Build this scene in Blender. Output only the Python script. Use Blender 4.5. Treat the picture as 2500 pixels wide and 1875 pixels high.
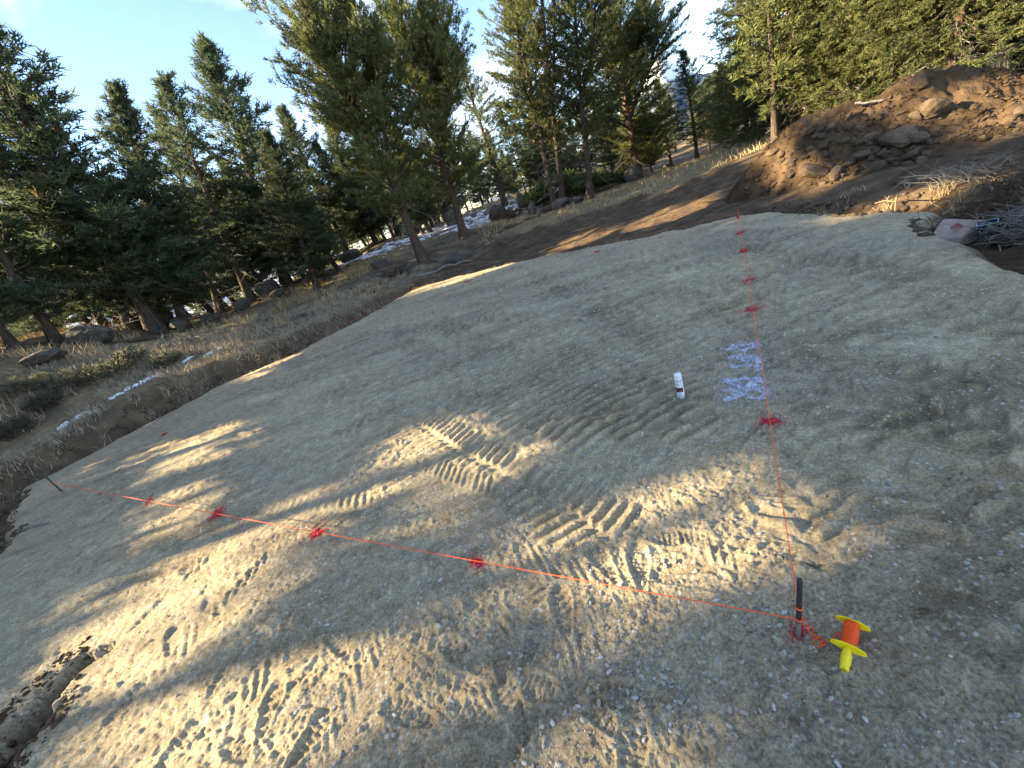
import bpy, bmesh, math, random
import numpy as np
from mathutils import Vector, Matrix, Quaternion

for o in list(bpy.data.objects):
    bpy.data.objects.remove(o)
S = bpy.context.scene
COL = S.collection
rad = math.radians

# ------------------------------------------------------------------ camera
CAM_H = 1.8
PITCH, ROLL = rad(24.0), rad(19.5)
cd = bpy.data.cameras.new('camera')
cd.sensor_fit = 'HORIZONTAL'
cd.sensor_width = 36.0
cd.lens = 980.0 / 2500.0 * 36.0
cd.clip_start, cd.clip_end = 0.02, 12000.0
cam = bpy.data.objects.new('camera', cd)
COL.objects.link(cam)
fw = Vector((0, math.cos(PITCH), -math.sin(PITCH)))
up0 = Vector((0, math.sin(PITCH), math.cos(PITCH)))
rt0 = Vector((1, 0, 0))
# the camera is rolled so that the horizon climbs to the right of the picture
rt = rt0 * math.cos(ROLL) - up0 * math.sin(ROLL)
upv = up0 * math.cos(ROLL) + rt0 * math.sin(ROLL)
cam.matrix_world = Matrix(((rt.x, upv.x, -fw.x, 0), (rt.y, upv.y, -fw.y, 0), (rt.z, upv.z, -fw.z, CAM_H), (0, 0, 0, 1)))
S.camera = cam

# ------------------------------------------------------------------ sun, sky, exposure
SUN_AZ, SUN_EL = rad(-88.0), rad(22.0)          # azimuth from +Y towards +X
SUN_STRENGTH, SKY_STRENGTH, EXPOSURE = 5.0, 0.077, 2.62
to_sun = Vector((math.sin(SUN_AZ) * math.cos(SUN_EL), math.cos(SUN_AZ) * math.cos(SUN_EL), math.sin(SUN_EL)))
sl = bpy.data.lights.new('sun', 'SUN')
sl.energy = SUN_STRENGTH
sl.angle = rad(0.55)
sl.color = (1.0, 0.80, 0.50)
sun = bpy.data.objects.new('sun', sl)
sun.rotation_euler = to_sun.to_track_quat('Z', 'Y').to_euler()
COL.objects.link(sun)

W = bpy.data.worlds.new('World')
S.world = W
W.use_nodes = True
wn, wl = W.node_tree.nodes, W.node_tree.links
for n in list(wn):
    wn.remove(n)
wo = wn.new('ShaderNodeOutputWorld')
bg = wn.new('ShaderNodeBackground')
bg.inputs['Strength'].default_value = SKY_STRENGTH
sky = wn.new('ShaderNodeTexSky')
sky.sky_type = 'NISHITA'
sky.sun_disc = False
sky.sun_elevation = SUN_EL
sky.sun_rotation = SUN_AZ
sky.altitude = 1800.0
sky.air_density = 1.0
sky.dust_density = 0.3
sky.ozone_density = 1.0
tc = wn.new('ShaderNodeTexCoord')
mp = wn.new('ShaderNodeMapping')
mp.inputs['Scale'].default_value = (1.0, 1.0, 2.6)
mp.inputs['Rotation'].default_value = (0.25, 0.1, 0.4)
wl.new(tc.outputs['Generated'], mp.inputs['Vector'])
nz = wn.new('ShaderNodeTexNoise')
nz.inputs['Scale'].default_value = 2.3
nz.inputs['Detail'].default_value = 7.0
nz.inputs['Roughness'].default_value = 0.55
nz.inputs['Distortion'].default_value = 0.5
wl.new(mp.outputs['Vector'], nz.inputs['Vector'])
cr = wn.new('ShaderNodeValToRGB')
cr.color_ramp.elements[0].position = 0.50
cr.color_ramp.elements[0].color = (0, 0, 0, 1)
cr.color_ramp.elements[1].position = 0.72
cr.color_ramp.elements[1].color = (0.85, 0.85, 0.85, 1)
wl.new(nz.outputs['Fac'], cr.inputs['Fac'])
mx = wn.new('ShaderNodeMixRGB')
mx.inputs['Color2'].default_value = (4.6, 4.9, 5.5, 1)
wl.new(cr.outputs['Color'], mx.inputs['Fac'])
wl.new(sky.outputs['Color'], mx.inputs['Color1'])
wl.new(mx.outputs['Color'], bg.inputs['Color'])
wl.new(bg.outputs['Background'], wo.inputs['Surface'])

S.view_settings.view_transform = 'Standard'
S.view_settings.look = 'None'
S.view_settings.exposure = EXPOSURE
S.view_settings.gamma = 1.0
S.view_settings.use_curve_mapping = False
S.render.engine = 'CYCLES'
S.cycles.max_bounces = 6
S.cycles.transparent_max_bounces = 4
S.cycles.use_denoising = True

# ------------------------------------------------------------------ positions projected from image pixels, some distances assumed, metres (x right, y ahead, z up; origin under the camera)
STAKE = [('near', (0.715, 0.891, 0.0), 0.322), ('left', (-6.968, 5.855, -0.0), 0.35), ('far', (5.43, 8.086, 0.0), 0.22), ('corner', (-2.062, 14.138, 0.0), 0.217)]
TIE = (0.169, 0.103, 0.158)
REEL = {'handle': (0.749, 0.729, 0.03), 'flange': (0.813, 0.782, 0.035), 'tip': (0.894, 0.848, 0.035)}
TAIL = [(0.716, 0.888, 0.169), (0.754, 0.917, 0.06), (0.754, 0.892, 0.06), (0.741, 0.871, 0.06), (0.781, 0.897, 0.01), (0.762, 0.88, 0.01), (0.761, 0.867, 0.01), (0.762, 0.852, 0.01), (0.767, 0.836, 0.01), (0.755, 0.828, 0.01), (0.743, 0.834, 0.01), (0.74, 0.844, 0.01), (0.749, 0.856, 0.01), (0.767, 0.86, 0.01), (0.779, 0.851, 0.01), (0.794, 0.835, 0.01), (0.819, 0.844, 0.01), (0.841, 0.851, 0.01), (0.845, 0.836, 0.01)]
TAIL2 = [(0.726, 0.9, 0.08), (0.74, 0.893, 0.05), (0.754, 0.883, 0.02), (0.764, 0.868, 0.01), (0.774, 0.856, 0.01)]
RED = [((0.724, 0.903), (0.052, -0.018), (-0.035, -0.041)), ((1.513, 2.089), (0.107, -0.038), (-0.049, -0.074)), ((2.613, 3.776), (0.133, -0.049), (-0.074, -0.118)), ((3.147, 4.58), (0.126, -0.023), (-0.058, -0.096)), ((3.934, 5.771), (0.079, -0.031), (-0.057, -0.092)), ((4.629, 6.843), (0.146, -0.041), (-0.069, -0.11)), ((5.396, 8.033), (0.002, -0.111), (-0.072, -0.104)), ((-0.546, 1.773), (0.045, 0.037), (0.052, -0.083)), ((-1.817, 2.606), (0.099, 0.048), (0.06, -0.091)), ((-3.12, 3.473), (0.046, 0.119), (0.088, -0.096)), ((-4.431, 4.293), (0.029, 0.101), (0.093, -0.093)), ((-5.746, 5.139), (0.02, 0.024), (0.059, -0.057)), ((-6.954, 5.841), (0.079, -0.016), (0.085, -0.083)), ((-6.195, 7.102), (0.046, 0.052), (0.084, -0.102)), ((-4.528, 9.772), (0.061, 0.041), (0.059, -0.132)), ((-2.945, 12.692), (0.158, -0.091), (0.044, -0.214)), ((2.974, 9.641), (0.123, -0.044), (-0.046, -0.155)), ((4.13, 8.741), (0.093, -0.032), (-0.057, -0.129)), ((-0.245, 12.054), (0.145, -0.057), (0.002, -0.195))]
WHITE = [[[(1.971, 3.188), (2.039, 3.225), (2.104, 3.174), (2.171, 3.12), (2.168, 3.078)], [(1.988, 3.214), (2.02, 3.156), (2.018, 3.092), (2.071, 3.077), (2.161, 3.087)], [(1.884, 3.047), (1.975, 2.992), (2.06, 2.922)], [(1.807, 2.903), (1.858, 2.871), (1.892, 2.828)], [(2.021, 2.924), (1.976, 2.818), (1.915, 2.735)], [(1.943, 2.965), (1.943, 2.917)]], [[(1.628, 2.728), (1.718, 2.671), (1.829, 2.578)], [(1.627, 2.721), (1.64, 2.647), (1.67, 2.575), (1.68, 2.538)], [(1.474, 2.48), (1.546, 2.482), (1.641, 2.5), (1.691, 2.528), (1.812, 2.555)], [(1.541, 2.591), (1.613, 2.545)], [(1.691, 2.528), (1.719, 2.462), (1.778, 2.44)], [(1.61, 2.416), (1.654, 2.374), (1.7, 2.382), (1.761, 2.44)]]]
CAN = (1.248, 2.721, 0.0)
PAD = [(-8.8, 6.87), (-7.95, 7.81), (-6.7, 10.0), (-4.97, 10.54), (-4.39, 11.45), (-3.37, 12.77), (-2.16, 14.84), (-0.47, 14.01), (1.16, 13.05), (2.63, 11.42), (3.65, 10.3), (4.68, 9.16), (5.0, 8.88), (5.62, 8.52), (5.91, 7.8), (5.81, 6.55), (5.75, 5.76), (5.88, 5.32), (5.72, 4.82), (4.93, 3.86), (4.74, 3.44), (4.36, 2.92), (4.08, 2.43)]
TRACKS = [([(-1.607, 4.796), (-0.601, 3.013), (-0.154, 2.33), (0.12, 1.819), (0.232, 1.574)], 0.5, 0.095, 0.016, 0.25), ([(-2.149, 8.897), (0.172, 2.795)], 0.46, 0.125, 0.024, 0.05), ([(-0.821, 7.611), (0.709, 2.763)], 0.46, 0.11, 0.024, 0.05), ([(1.102, 9.956), (1.415, 3.378)], 0.5, 0.142, 0.024, 0.05), ([(-0.181, 9.039), (0.806, 3.905)], 0.5, 0.136, 0.024, 0.05), ([(0.701, 4.573), (1.078, 2.566)], 0.46, 0.11, 0.024, 0.05), ([(-1.369, 9.423), (0.124, 4.752)], 0.5, 0.149, 0.024, 0.05), ([(0.024, 4.964), (0.633, 2.751)], 0.46, 0.11, 0.024, 0.05), ([(1.539, 5.988), (1.577, 3.013)], 0.46, 0.11, 0.024, 0.05), ([(1.161, 3.667), (1.28, 2.528)], 0.46, 0.11, 0.024, 0.05), ([(-6.837, 12.684), (-1.667, 4.886)], 0.5, 0.205, 0.028, 0.05), ([(2.511, 6.521), (2.298, 3.447)], 0.46, 0.116, 0.024, 0.05), ([(-3.135, 9.287), (0.388, 6.739), (2.391, 6.053), (4.846, 5.828)], 0.5, 0.148, 0.024, 0.3), ([(-3.065, 10.912), (0.473, 7.929), (3.101, 6.949), (5.194, 6.244)], 0.5, 0.171, 0.0273, 0.3), ([(-5.363, 11.472), (-1.191, 8.368)], 0.5, 0.219, 0.028, 0.5), ([(3.199, 3.858), (3.137, 2.838)], 0.7, 0.21, 0.028, 0.1), ([(3.443, 3.02), (3.392, 2.04)], 0.6, 0.21, 0.028, 0.5), ([(2.411, 2.632), (2.565, 1.826)], 0.5, 0.17, 0.0272, 0.4), ([(1.972, 1.83), (1.997, 1.386), (1.991, 1.017)], 0.55, 0.16, 0.034, 0.45), ([(2.724, 3.548), (2.418, 2.212), (2.198, 1.375)], 0.5, 0.17, 0.0272, 0.4), ([(1.912, 2.213), (2.121, 1.8), (2.255, 1.338)], 0.5, 0.16, 0.032, 0.45), ([(1.461, 1.286), (1.403, 0.904), (1.328, 0.666)], 0.5, 0.15, 0.026, 0.45), ([(4.036, 6.613), (3.976, 4.196), (3.705, 2.634)], 0.5, 0.2, 0.028, 0.5), ([(1.893, 4.0), (1.93, 5.914), (1.164, 8.819)], 0.5, 0.18, 0.028, 0.4), ([(1.258, 1.594), (1.229, 1.374), (1.293, 1.201)], 0.4, 0.14, 0.026, 0.4), ([(1.14, 1.449), (1.06, 1.205), (1.068, 1.107)], 0.34, 0.12, 0.026, 0.4), ([(1.656, 1.638), (1.678, 1.295), (1.6, 0.965)], 0.5, 0.15, 0.028, 0.45), ([(-2.689, 2.899), (-3.001, 2.414), (-3.271, 2.014)], 0.3, 0.075, 0.0055, 0.9), ([(-2.055, 2.593), (-2.305, 2.184), (-2.439, 1.772)], 0.3, 0.075, 0.0055, 0.9), ([(-1.324, 2.021), (-1.616, 1.616), (-1.814, 1.273)], 0.3, 0.07, 0.0055, 0.9), ([(-0.914, 1.794), (-1.072, 1.371), (-1.242, 1.005)], 0.28, 0.06, 0.0055, 0.9), ([(-0.277, 1.488), (-0.459, 1.118), (-0.625, 0.812)], 0.28, 0.055, 0.0055, 0.9), ([(0.016, 1.12), (-0.185, 0.952), (-0.427, 0.76)], 0.28, 0.055, 0.0055, 0.9), ([(0.498, 1.456), (0.617, 1.226)], 0.3, 0.06, 0.0055, 0.9), ([(-1.052, 2.997), (-0.382, 2.224)], 0.4, 0.07, 0.0055, 0.6), ([(-2.506, 3.137), (-1.404, 2.694)], 0.4, 0.08, 0.0055, 0.5), ([(-3.8, 4.067), (-3.734, 3.558)], 0.5, 0.113, 0.018, 0.0), ([(-4.412, 5.215), (-4.298, 4.519)], 0.5, 0.137, 0.0219, 0.0), ([(-3.836, 5.75), (-4.041, 5.409)], 0.5, 0.143, 0.0229, 0.0), ([(-5.609, 5.613), (-5.379, 4.612)], 0.5, 0.158, 0.0252, 0.0), ([(-1.748, 4.396), (-2.154, 4.376)], 0.5, 0.12, 0.0192, 0.0), ([(-0.371, 1.631), (0.061, 1.355)], 0.3, 0.06, 0.0055, 0.9), ([(1.053, 12.248), (1.593, 6.537)], 0.5, 0.199, 0.028, 0.05), ([(2.677, 8.283), (2.4, 5.046)], 0.5, 0.15, 0.024, 0.05), ([(-2.135, 9.268), (-0.989, 5.831)], 0.5, 0.162, 0.0259, 0.05), ([(-3.403, 8.818), (-1.723, 5.504)], 0.5, 0.16, 0.0256, 0.05), ([(0.632, 3.09), (0.852, 2.36)], 0.44, 0.11, 0.03, 0.05), ([(0.087, 3.253), (0.462, 2.497)], 0.44, 0.11, 0.03, 0.05), ([(0.995, 2.652), (1.118, 2.181)], 0.44, 0.11, 0.03, 0.05), ([(-4.579, 6.408), (-4.738, 5.742)], 0.5, 0.161, 0.0257, 0.05), ([(-4.011, 7.485), (-4.026, 6.447)], 0.5, 0.169, 0.027, 0.05), ([(-5.616, 9.909), (-2.431, 7.776), (-0.349, 6.932)], 0.5, 0.182, 0.028, 0.4), ([(-2.006, 11.878), (1.164, 8.819), (3.541, 7.846)], 0.5, 0.201, 0.028, 0.4), ([(3.763, 4.867), (4.011, 3.355), (3.985, 2.452)], 0.6, 0.2, 0.028, 0.5), ([(-5.706, 8.501), (-3.506, 7.447)], 0.5, 0.193, 0.028, 0.05), ([(-2.999, 5.955), (-2.025, 5.766)], 0.5, 0.134, 0.0214, 0.05)]
SMEARS = [([(0.286, 7.114), (1.891, 6.166), (3.19, 5.799)], 0.28), ([(2.365, 2.736), (2.809, 2.294), (2.909, 1.812)], 0.25), ([(-0.912, 14.276), (1.672, 11.446)], 0.3), ([(-7.563, 16.367), (-3.065, 10.912)], 0.22), ([(4.173, 3.575), (4.392, 2.886)], 0.3), ([(-5.439, 7.694), (-3.783, 6.914)], 0.2), ([(4.758, 7.743), (5.194, 6.244)], 0.3)]
PRINTS = [(-0.44, 0.991), (-0.289, 1.013), (-0.414, 0.906), (-0.585, 0.991), (-0.129, 0.911), (-0.03, 0.734), (0.022, 0.889), (-0.462, 1.233), (-0.135, 1.312), (-0.621, 0.841), (-2.66, 1.665), (-2.615, 2.032), (-2.433, 2.201), (-2.267, 2.408), (-1.882, 1.778), (-1.777, 1.898), (-3.022, 2.356), (-2.898, 2.707), (-2.037, 1.687), (-1.639, 1.341), (-1.692, 1.191), (-2.102, 1.304), (-1.373, 1.602), (-1.267, 1.763), (-1.361, 1.145), (-0.894, 1.104), (0.135, 1.502), (0.298, 1.407), (0.559, 1.485), (0.585, 0.556), (1.154, 0.726), (1.062, 0.572), (-0.304, 1.231), (-0.645, 1.269)]
GULLY = [(-3.162, 2.15), (-3.297, 2.073), (-3.381, 1.928), (-3.359, 1.727), (-3.383, 1.531)]
HOLES = [(0.528, 0.665), (1.163, 0.834), (0.984, 1.119), (-0.107, 1.536)]
LIT = [((-0.857, 3.341), (0.5, -0.672), (-0.081, -0.358)), ((0.237, 2.586), (0.376, -0.327), (-0.048, -0.136)), ((0.353, 1.589), (0.306, -0.291), (-0.128, -0.177)), ((0.664, 1.257), (0.208, -0.168), (-0.109, -0.119)), ((-1.094, 2.797), (0.499, -0.392), (-0.003, -0.254)), ((-3.134, 5.085), (0.825, -0.451), (0.168, -0.38)), ((-4.719, 5.629), (0.295, 0.321), (0.523, -0.659)), ((-3.844, 3.927), (0.051, 0.263), (0.407, -0.412)), ((-6.86, 6.34), (0.485, 0.254), (0.525, -0.531)), ((-7.092, 5.977), (0.247, 0.125), (0.326, -0.303)), ((-6.017, 4.774), (0.387, -0.121), (0.148, -0.145)), ((-2.938, 2.416), (0.357, 0.556), (0.533, -0.451)), ((-1.923, 2.729), (0.861, -0.634), (0.054, -0.381)), ((-1.684, 1.302), (0.226, 0.011), (0.27, -0.321)), ((-2.563, 1.472), (0.216, 0.147), (0.181, -0.127)), ((-0.187, 0.779), (0.336, -0.118), (-0.042, -0.091)), ((-0.366, 0.98), (0.315, 0.055), (0.034, -0.081)), ((-1.134, 1.882), (0.299, 0.004), (0.059, -0.137)), ((-0.404, 13.7), (2.589, -0.825), (0.022, -1.298)), ((5.434, 7.139), (0.637, -1.189), (-0.171, -0.229)), ((-5.939, 6.142), (0.246, 0.236), (0.243, -0.271)), ((8.24, 9.012), (1.291, 0.764), (-0.888, -1.209)), ((11.756, 8.859), (1.335, 0.683), (-1.051, -1.07)), ((10.524, 7.235), (1.334, 0.686), (-1.133, -0.983)), ((11.171, 7.282), (1.326, 0.701), (-1.152, -0.961)), ((-6.263, 10.626), (-0.448, 1.432), (-1.053, 1.068)), ((-6.658, 12.314), (-0.028, 1.204), (0.943, -1.166)), ((-6.83, 19.862), (-0.553, 1.394), (-0.717, 1.317)), ((-1.588, 18.462), (1.35, 0.272), (0.32, -1.465)), ((6.182, 5.579), (0.897, -0.659), (-0.271, -0.267)), ((3.076, 15.055), (1.245, -0.837), (-0.311, -1.319)), ((5.742, 12.81), (1.257, -0.818), (-0.454, -0.974)), ((13.702, 23.984), (1.276, -0.788), (-0.683, -1.335)), ((14.715, 19.791), (1.291, -0.637), (-0.83, -1.249)), ((8.997, 22.462), (1.389, -0.567), (-0.517, -1.408)), ((21.0, 13.0), (12.0, 0.0), (0.0, 6.5))]  # wanted sun patches, cut as gaps into the crowns that would shade them
GRAIN = (0.933, 0.361)
LITS = [1, 0.5, 1, 0.6, 0.7, 0.6, 1, 1, 0.8, 0.7, 0.5, 1, 0.6, 1, 1, 0.96, 0.45, 0.3, 1, 0.5, 0.7, 1, 1, 1, 1, 1, 1, 1, 1, 1, 1, 1, 1, 1, 1, 1]
TREES = [('dense', (-13.94, 13.64, 2.29), (-13.39, 14.2, 10.72), 3.61, 'dark fir at the left edge with its trunk leaning out of the picture'), ('dense', (-14.21, 15.19, 2.02), (-13.28, 16.06, 12.65), 4.37, 'dark fir with a bare lower trunk leaning steeply beside the outermost trunk'), ('open', (-14.86, 18.08, 2.27), (-14.51, 18.36, 9.17), 4.45, 'dark pine with a black trunk rising behind the round boulder'), ('dense', (-13.93, 17.98, 1.87), (-12.8, 18.86, 10.37), 5.09, 'dark fir with a curved thin trunk meeting the boulder below it'), ('dense', (-13.04, 17.84, 1.33), (-12.23, 18.44, 12.4), 7.42, 'tall dark fir forming the big sloping crown at the far left'), ('dense', (-13.03, 19.44, 1.01), (-10.79, 20.94, 10.09), 5.21, 'dark fir with the thickest trunk of the left group, narrow tip'), ('open', (-13.71, 23.61, 0.95), (-11.64, 24.81, 10.25), 5.71, 'shaded fir with a short pointed tip left of the tallest spire'), ('open', (-11.73, 23.2, 1.12), (-10.17, 23.99, 11.04), 6.51, 'fir with a pale thin trunk and a loose ragged top reaching left'), ('dense', (-10.87, 26.45, 1.37), (-8.91, 27.26, 13.02), 9.22, 'narrow pointed dark fir rising as the tallest spire of the left group'), ('dense', (-7.81, 22.06, 0.62), (-6.73, 22.44, 7.5), 7.6, 'short shaded fir with pink tape tied round its reddish trunk'), ('dense', (-8.6, 34.03, 1.05), (-8.47, 34.06, 11.43), 9.25, 'dark fir filling the gap left of the big many topped tree'), ('dense', (-7.1, 38.35, 1.17), (-6.76, 38.41, 11.0), 9.98, 'shaded fir standing behind the bough of the big many topped tree'), ('broad', (-1.95, 19.9, 0.45), (-2.22, 19.88, 11.24), 5.55, 'big many topped pine with a split bare trunk and broken bark'), ('broad', (0.21, 22.0, 0.7), (0.86, 21.99, 10.87), 5.14, 'dark pine with a leaning brown trunk beside the snow strip'), ('open', (-0.61, 35.99, 1.55), (1.54, 36.03, 11.0), 5.3, 'small shaded pine between the two many topped pines'), ('open', (3.66, 29.78, 1.41), (3.53, 29.79, 10.05), 5.72, 'slim pine with a pointed grey green top between the tall pines'), ('tall', (5.9, 25.32, 0.36), (6.23, 25.24, 12.04), 4.94, 'tall pine, the left one of two trunks crossing at the base'), ('tall', (6.18, 24.74, 0.24), (7.9, 24.31, 11.75), 4.77, 'tall pine, the right one of two trunks crossing at the base'), ('tall', (7.25, 22.88, 0.29), (8.66, 22.43, 9.97), 4.64, 'tall pine with one straight trunk standing in front of the cut green branches'), ('broad', (11.98, 27.5, 0.2), (12.33, 27.35, 9.45), 6.84, 'full bushy pine with a wide crown and a leaning trunk by the dark boulder'), ('open', (8.08, 37.13, 1.09), (8.49, 37.04, 10.35), 6.24, 'thin pine behind the pair of crossing trunks'), ('round', (13.24, 28.03, 0.17), (12.89, 28.2, 3.35), 3.28, 'small bright yellow green pine in full sun at the meadow edge'), ('open', (16.62, 31.94, -0.19), (16.48, 32.01, 5.42), 4.77, 'slender grey green pine behind the small sunlit pine'), ('open', (16.65, 28.49, -0.16), (16.44, 28.61, 6.09), 4.66, 'pointed pine standing alone against the sky left of the largest fir'), ('open', (18.89, 30.65, -0.28), (18.74, 30.74, 4.09), 3.71, 'short dark pine pressed against the lone pointed pine'), ('drooping', (14.6, 17.12, 0.68), (13.83, 17.78, 9.57), 6.99, 'largest fir with drooping sunlit boughs and dead grey lower branches'), ('drooping', (15.38, 20.97, 0.36), (15.07, 21.19, 7.88), 5.61, 'tall sunlit fir just left of the largest fir'), ('puffy', (16.8, 17.14, 0.59), (16.38, 17.55, 7.96), 5.45, 'bright green pine with puffy sunlit boughs above the earth mound'), ('puffy', (19.71, 18.46, 0.49), (19.19, 19.01, 8.12), 5.49, 'yellow green pine with a dark straight trunk behind the mound'), ('puffy', (22.61, 19.72, 0.39), (22.22, 20.16, 7.1), 5.17, 'sunlit pine with two thin trunks behind the mound crest'), ('puffy', (22.16, 17.92, 0.4), (21.86, 18.29, 6.96), 5.33, 'yellow green pine with a leaning trunk over the highest part of the mound'), ('puffy', (20.67, 14.94, 0.22), (20.47, 15.2, 5.8), 4.27, 'dark green pine at the upper right corner'), ('drooping', (27.89, 35.32, -0.45), (27.84, 35.36, 6.76), 6.58, 'shaded fir behind the dead grey branches of the largest fir')]
CTRL = [(-13.94, 13.64, 2.29), (-14.21, 15.19, 2.02), (-14.86, 18.08, 2.27), (-13.93, 17.98, 1.87), (-13.04, 17.84, 1.33), (-13.03, 19.44, 1.01), (-13.71, 23.61, 0.95), (-11.73, 23.2, 1.12), (-10.87, 26.45, 1.37), (-7.81, 22.06, 0.62), (-8.6, 34.03, 1.05), (-7.1, 38.35, 1.17), (-1.95, 19.9, 0.45), (0.21, 22.0, 0.7), (-0.61, 35.99, 1.55), (3.66, 29.78, 1.41), (5.9, 25.32, 0.36), (6.18, 24.74, 0.24), (7.25, 22.88, 0.29), (11.98, 27.5, 0.2), (8.08, 37.13, 1.09), (13.24, 28.03, 0.17), (16.62, 31.94, -0.19), (16.65, 28.49, -0.16), (18.89, 30.65, -0.28), (14.6, 17.12, 0.68), (15.38, 20.97, 0.36), (16.8, 17.14, 0.59), (19.71, 18.46, 0.49), (22.61, 19.72, 0.39), (22.16, 17.92, 0.4), (20.67, 14.94, 0.22), (27.89, 35.32, -0.45), (-10.04, 8.57, 0.26), (-8.86, 8.96, 0.31), (-7.82, 10.26, 0.31), (-7.3, 11.36, 0.25), (-6.46, 12.76, 0.33), (-5.26, 14.58, 0.24), (-3.98, 16.01, 0.07), (-7.72, 35.16, 1.96), (-3.57, 33.81, 1.61), (3.2, 28.82, 0.66), (7.32, 23.91, 0.24), (18.2, 28.72, 0.52), (9.51, 25.27, 0.05), (-12.47, 11.55, 1.96), (-11.46, 11.17, 1.36), (-0.84, 20.45, -0.12), (2.85, 17.83, -0.2), (6.44, 13.82, -0.2), (7.4, 10.98, -0.1), (5.56, 15.3, -0.2), (6.44, 7.26, -0.02), (6.41, 5.76, 0.0), (5.88, 4.33, 0.02), (5.16, 3.45, 0.0), (7.28, 5.0, 0.1), (6.97, 5.69, 0.05), (-9.5, 2.5, -0.1), (-7, 1, -0.35), (-5, -1.5, -0.3), (-12, 5, 0.5), (-14, 0, 0.4), (0, -6, -0.2), (8, -2, -0.05), (12, 2, 0.2), (7, 1.5, 0.0), (-20, -5, 0.5), (18, 4, 0.5)]
MOUND = {'toe': [(7.41, 11.25, -0.05), (7.25, 9.7, -0.05), (7.21, 8.65, -0.05), (7.39, 7.93, -0.05), (7.77, 7.71, -0.05), (7.93, 7.02, -0.05), (8.21, 6.54, -0.05), (8.49, 6.2, -0.05), (9.06, 5.97, -0.05)], 'crest': [(7.29, 10.28, 0.49), (7.71, 9.97, 0.95), (8.14, 9.62, 1.34), (8.7, 9.39, 1.23), (9.19, 9.2, 1.13), (9.74, 9.2, 1.22), (10.18, 9.02, 1.29), (10.68, 8.74, 1.19), (11.16, 8.45, 0.95), (10.7, 7.72, 0.72), (11.92, 8.09, 0.7)], 'face': [(7.51, 9.23, 0.49), (7.8, 8.59, 0.57), (8.21, 8.19, 0.57), (8.73, 7.94, 0.56), (9.5, 7.97, 0.69), (8.72, 7.19, 0.27), (9.32, 7.07, 0.36), (9.93, 7.08, 0.44)]}
MROCK = [((0.7608, 0.6423, -0.0928), 0.523), ((0.7329, 0.6689, -0.1244), 0.614), ((0.6988, 0.7029, -0.1323), 0.364), ((0.6516, 0.7454, -0.1406), 0.545), ((0.6734, 0.7238, -0.1505), 0.364), ((0.7113, 0.6857, -0.1543), 0.295), ((0.6641, 0.7402, -0.1052), 0.295), ((0.7078, 0.6983, -0.1069), 0.295), ((0.6741, 0.7348, -0.075), 0.227), ((0.6851, 0.7214, -0.101), 0.205), ((0.7233, 0.681, -0.1142), 0.25), ((0.7012, 0.7077, -0.0865), 0.205), ((0.7469, 0.6521, -0.1299), 0.386), ((0.7412, 0.6547, -0.1479), 0.295), ((0.7484, 0.6614, -0.0499), 0.386), ((0.6252, 0.7695, -0.1303), 0.227), ((0.6037, 0.7846, -0.1408), 0.205), ((0.5839, 0.802, -0.1259), 0.182), ((0.6373, 0.7552, -0.1532), 0.182), ((0.6151, 0.7815, -0.1046), 0.182), ((0.6889, 0.7122, -0.1348), 0.205), ((0.7171, 0.684, -0.1338), 0.227), ((0.7263, 0.6706, -0.1508), 0.205), ((0.7371, 0.6561, -0.162), 0.227), ((0.7087, 0.6946, -0.1235), 0.182), ((0.7159, 0.6937, -0.0793), 0.182), ((0.6905, 0.7206, -0.0636), 0.205), ((0.6435, 0.7572, -0.1125), 0.159), ((0.5686, 0.8113, -0.1358), 0.159), ((0.6594, 0.7343, -0.1615), 0.159), ((0.6912, 0.7056, -0.1562), 0.159), ((0.7181, 0.6755, -0.1671), 0.159)]
BOULDERS = [((-12.76, 14.75, 1.89), 1.33, 0.89), ((-14.08, 19.43, 2.11), 1.75, 1.31), ((-12.9, 19.04, 1.78), 1.05, 0.63), ((-11.65, 22.12, 1.14), 0.91, 0.68), ((-10.73, 23.68, 1.25), 1.42, 1.06), ((-10.05, 22.89, 0.63), 1.14, 0.5), ((2.71, 26.86, 2.28), 1.23, 1.23), ((4.58, 25.59, 1.4), 0.71, 0.95), ((11.56, 27.14, 0.42), 1.07, 1.21), ((15.01, 29.39, 0.06), 0.66, 0.72), ((4.56, 28.64, 2.28), 1.05, 1.32), ((-4.27, 21.58, 0.61), 1.1, 0.5), ((-12.55, 20.46, 1.31), 1.31, 0.48), ((-0.13, 30.0, 2.55), 1.36, 1.09), ((5.67, 23.32, 0.1), 1.31, 0.57), ((6.56, 23.09, 0.14), 1.09, 0.48), ((-11.93, 12.11, 1.78), 1.24, 0.34), ((-3.13, 32.85, 2.41), 1.8, 1.2), ((-4.37, 35.73, 3.41), 1.31, 1.64), ((-10.84, 32.22, 3.2), 1.55, 1.24), ((-7.9, 32.04, 1.48), 1.8, 0.9)]
SLAB = [(5.001, 4.026, 0.0), (4.996, 3.84, 0.0), (5.378, 4.015, 0.0), (4.751, 3.775, 0.3), (4.9, 3.661, 0.18)]
TUB = (5.284, 3.806, 0.0)
PLANK = [(5.374, 3.729, 0.05), (5.294, 3.457, 0.05)]
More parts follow.
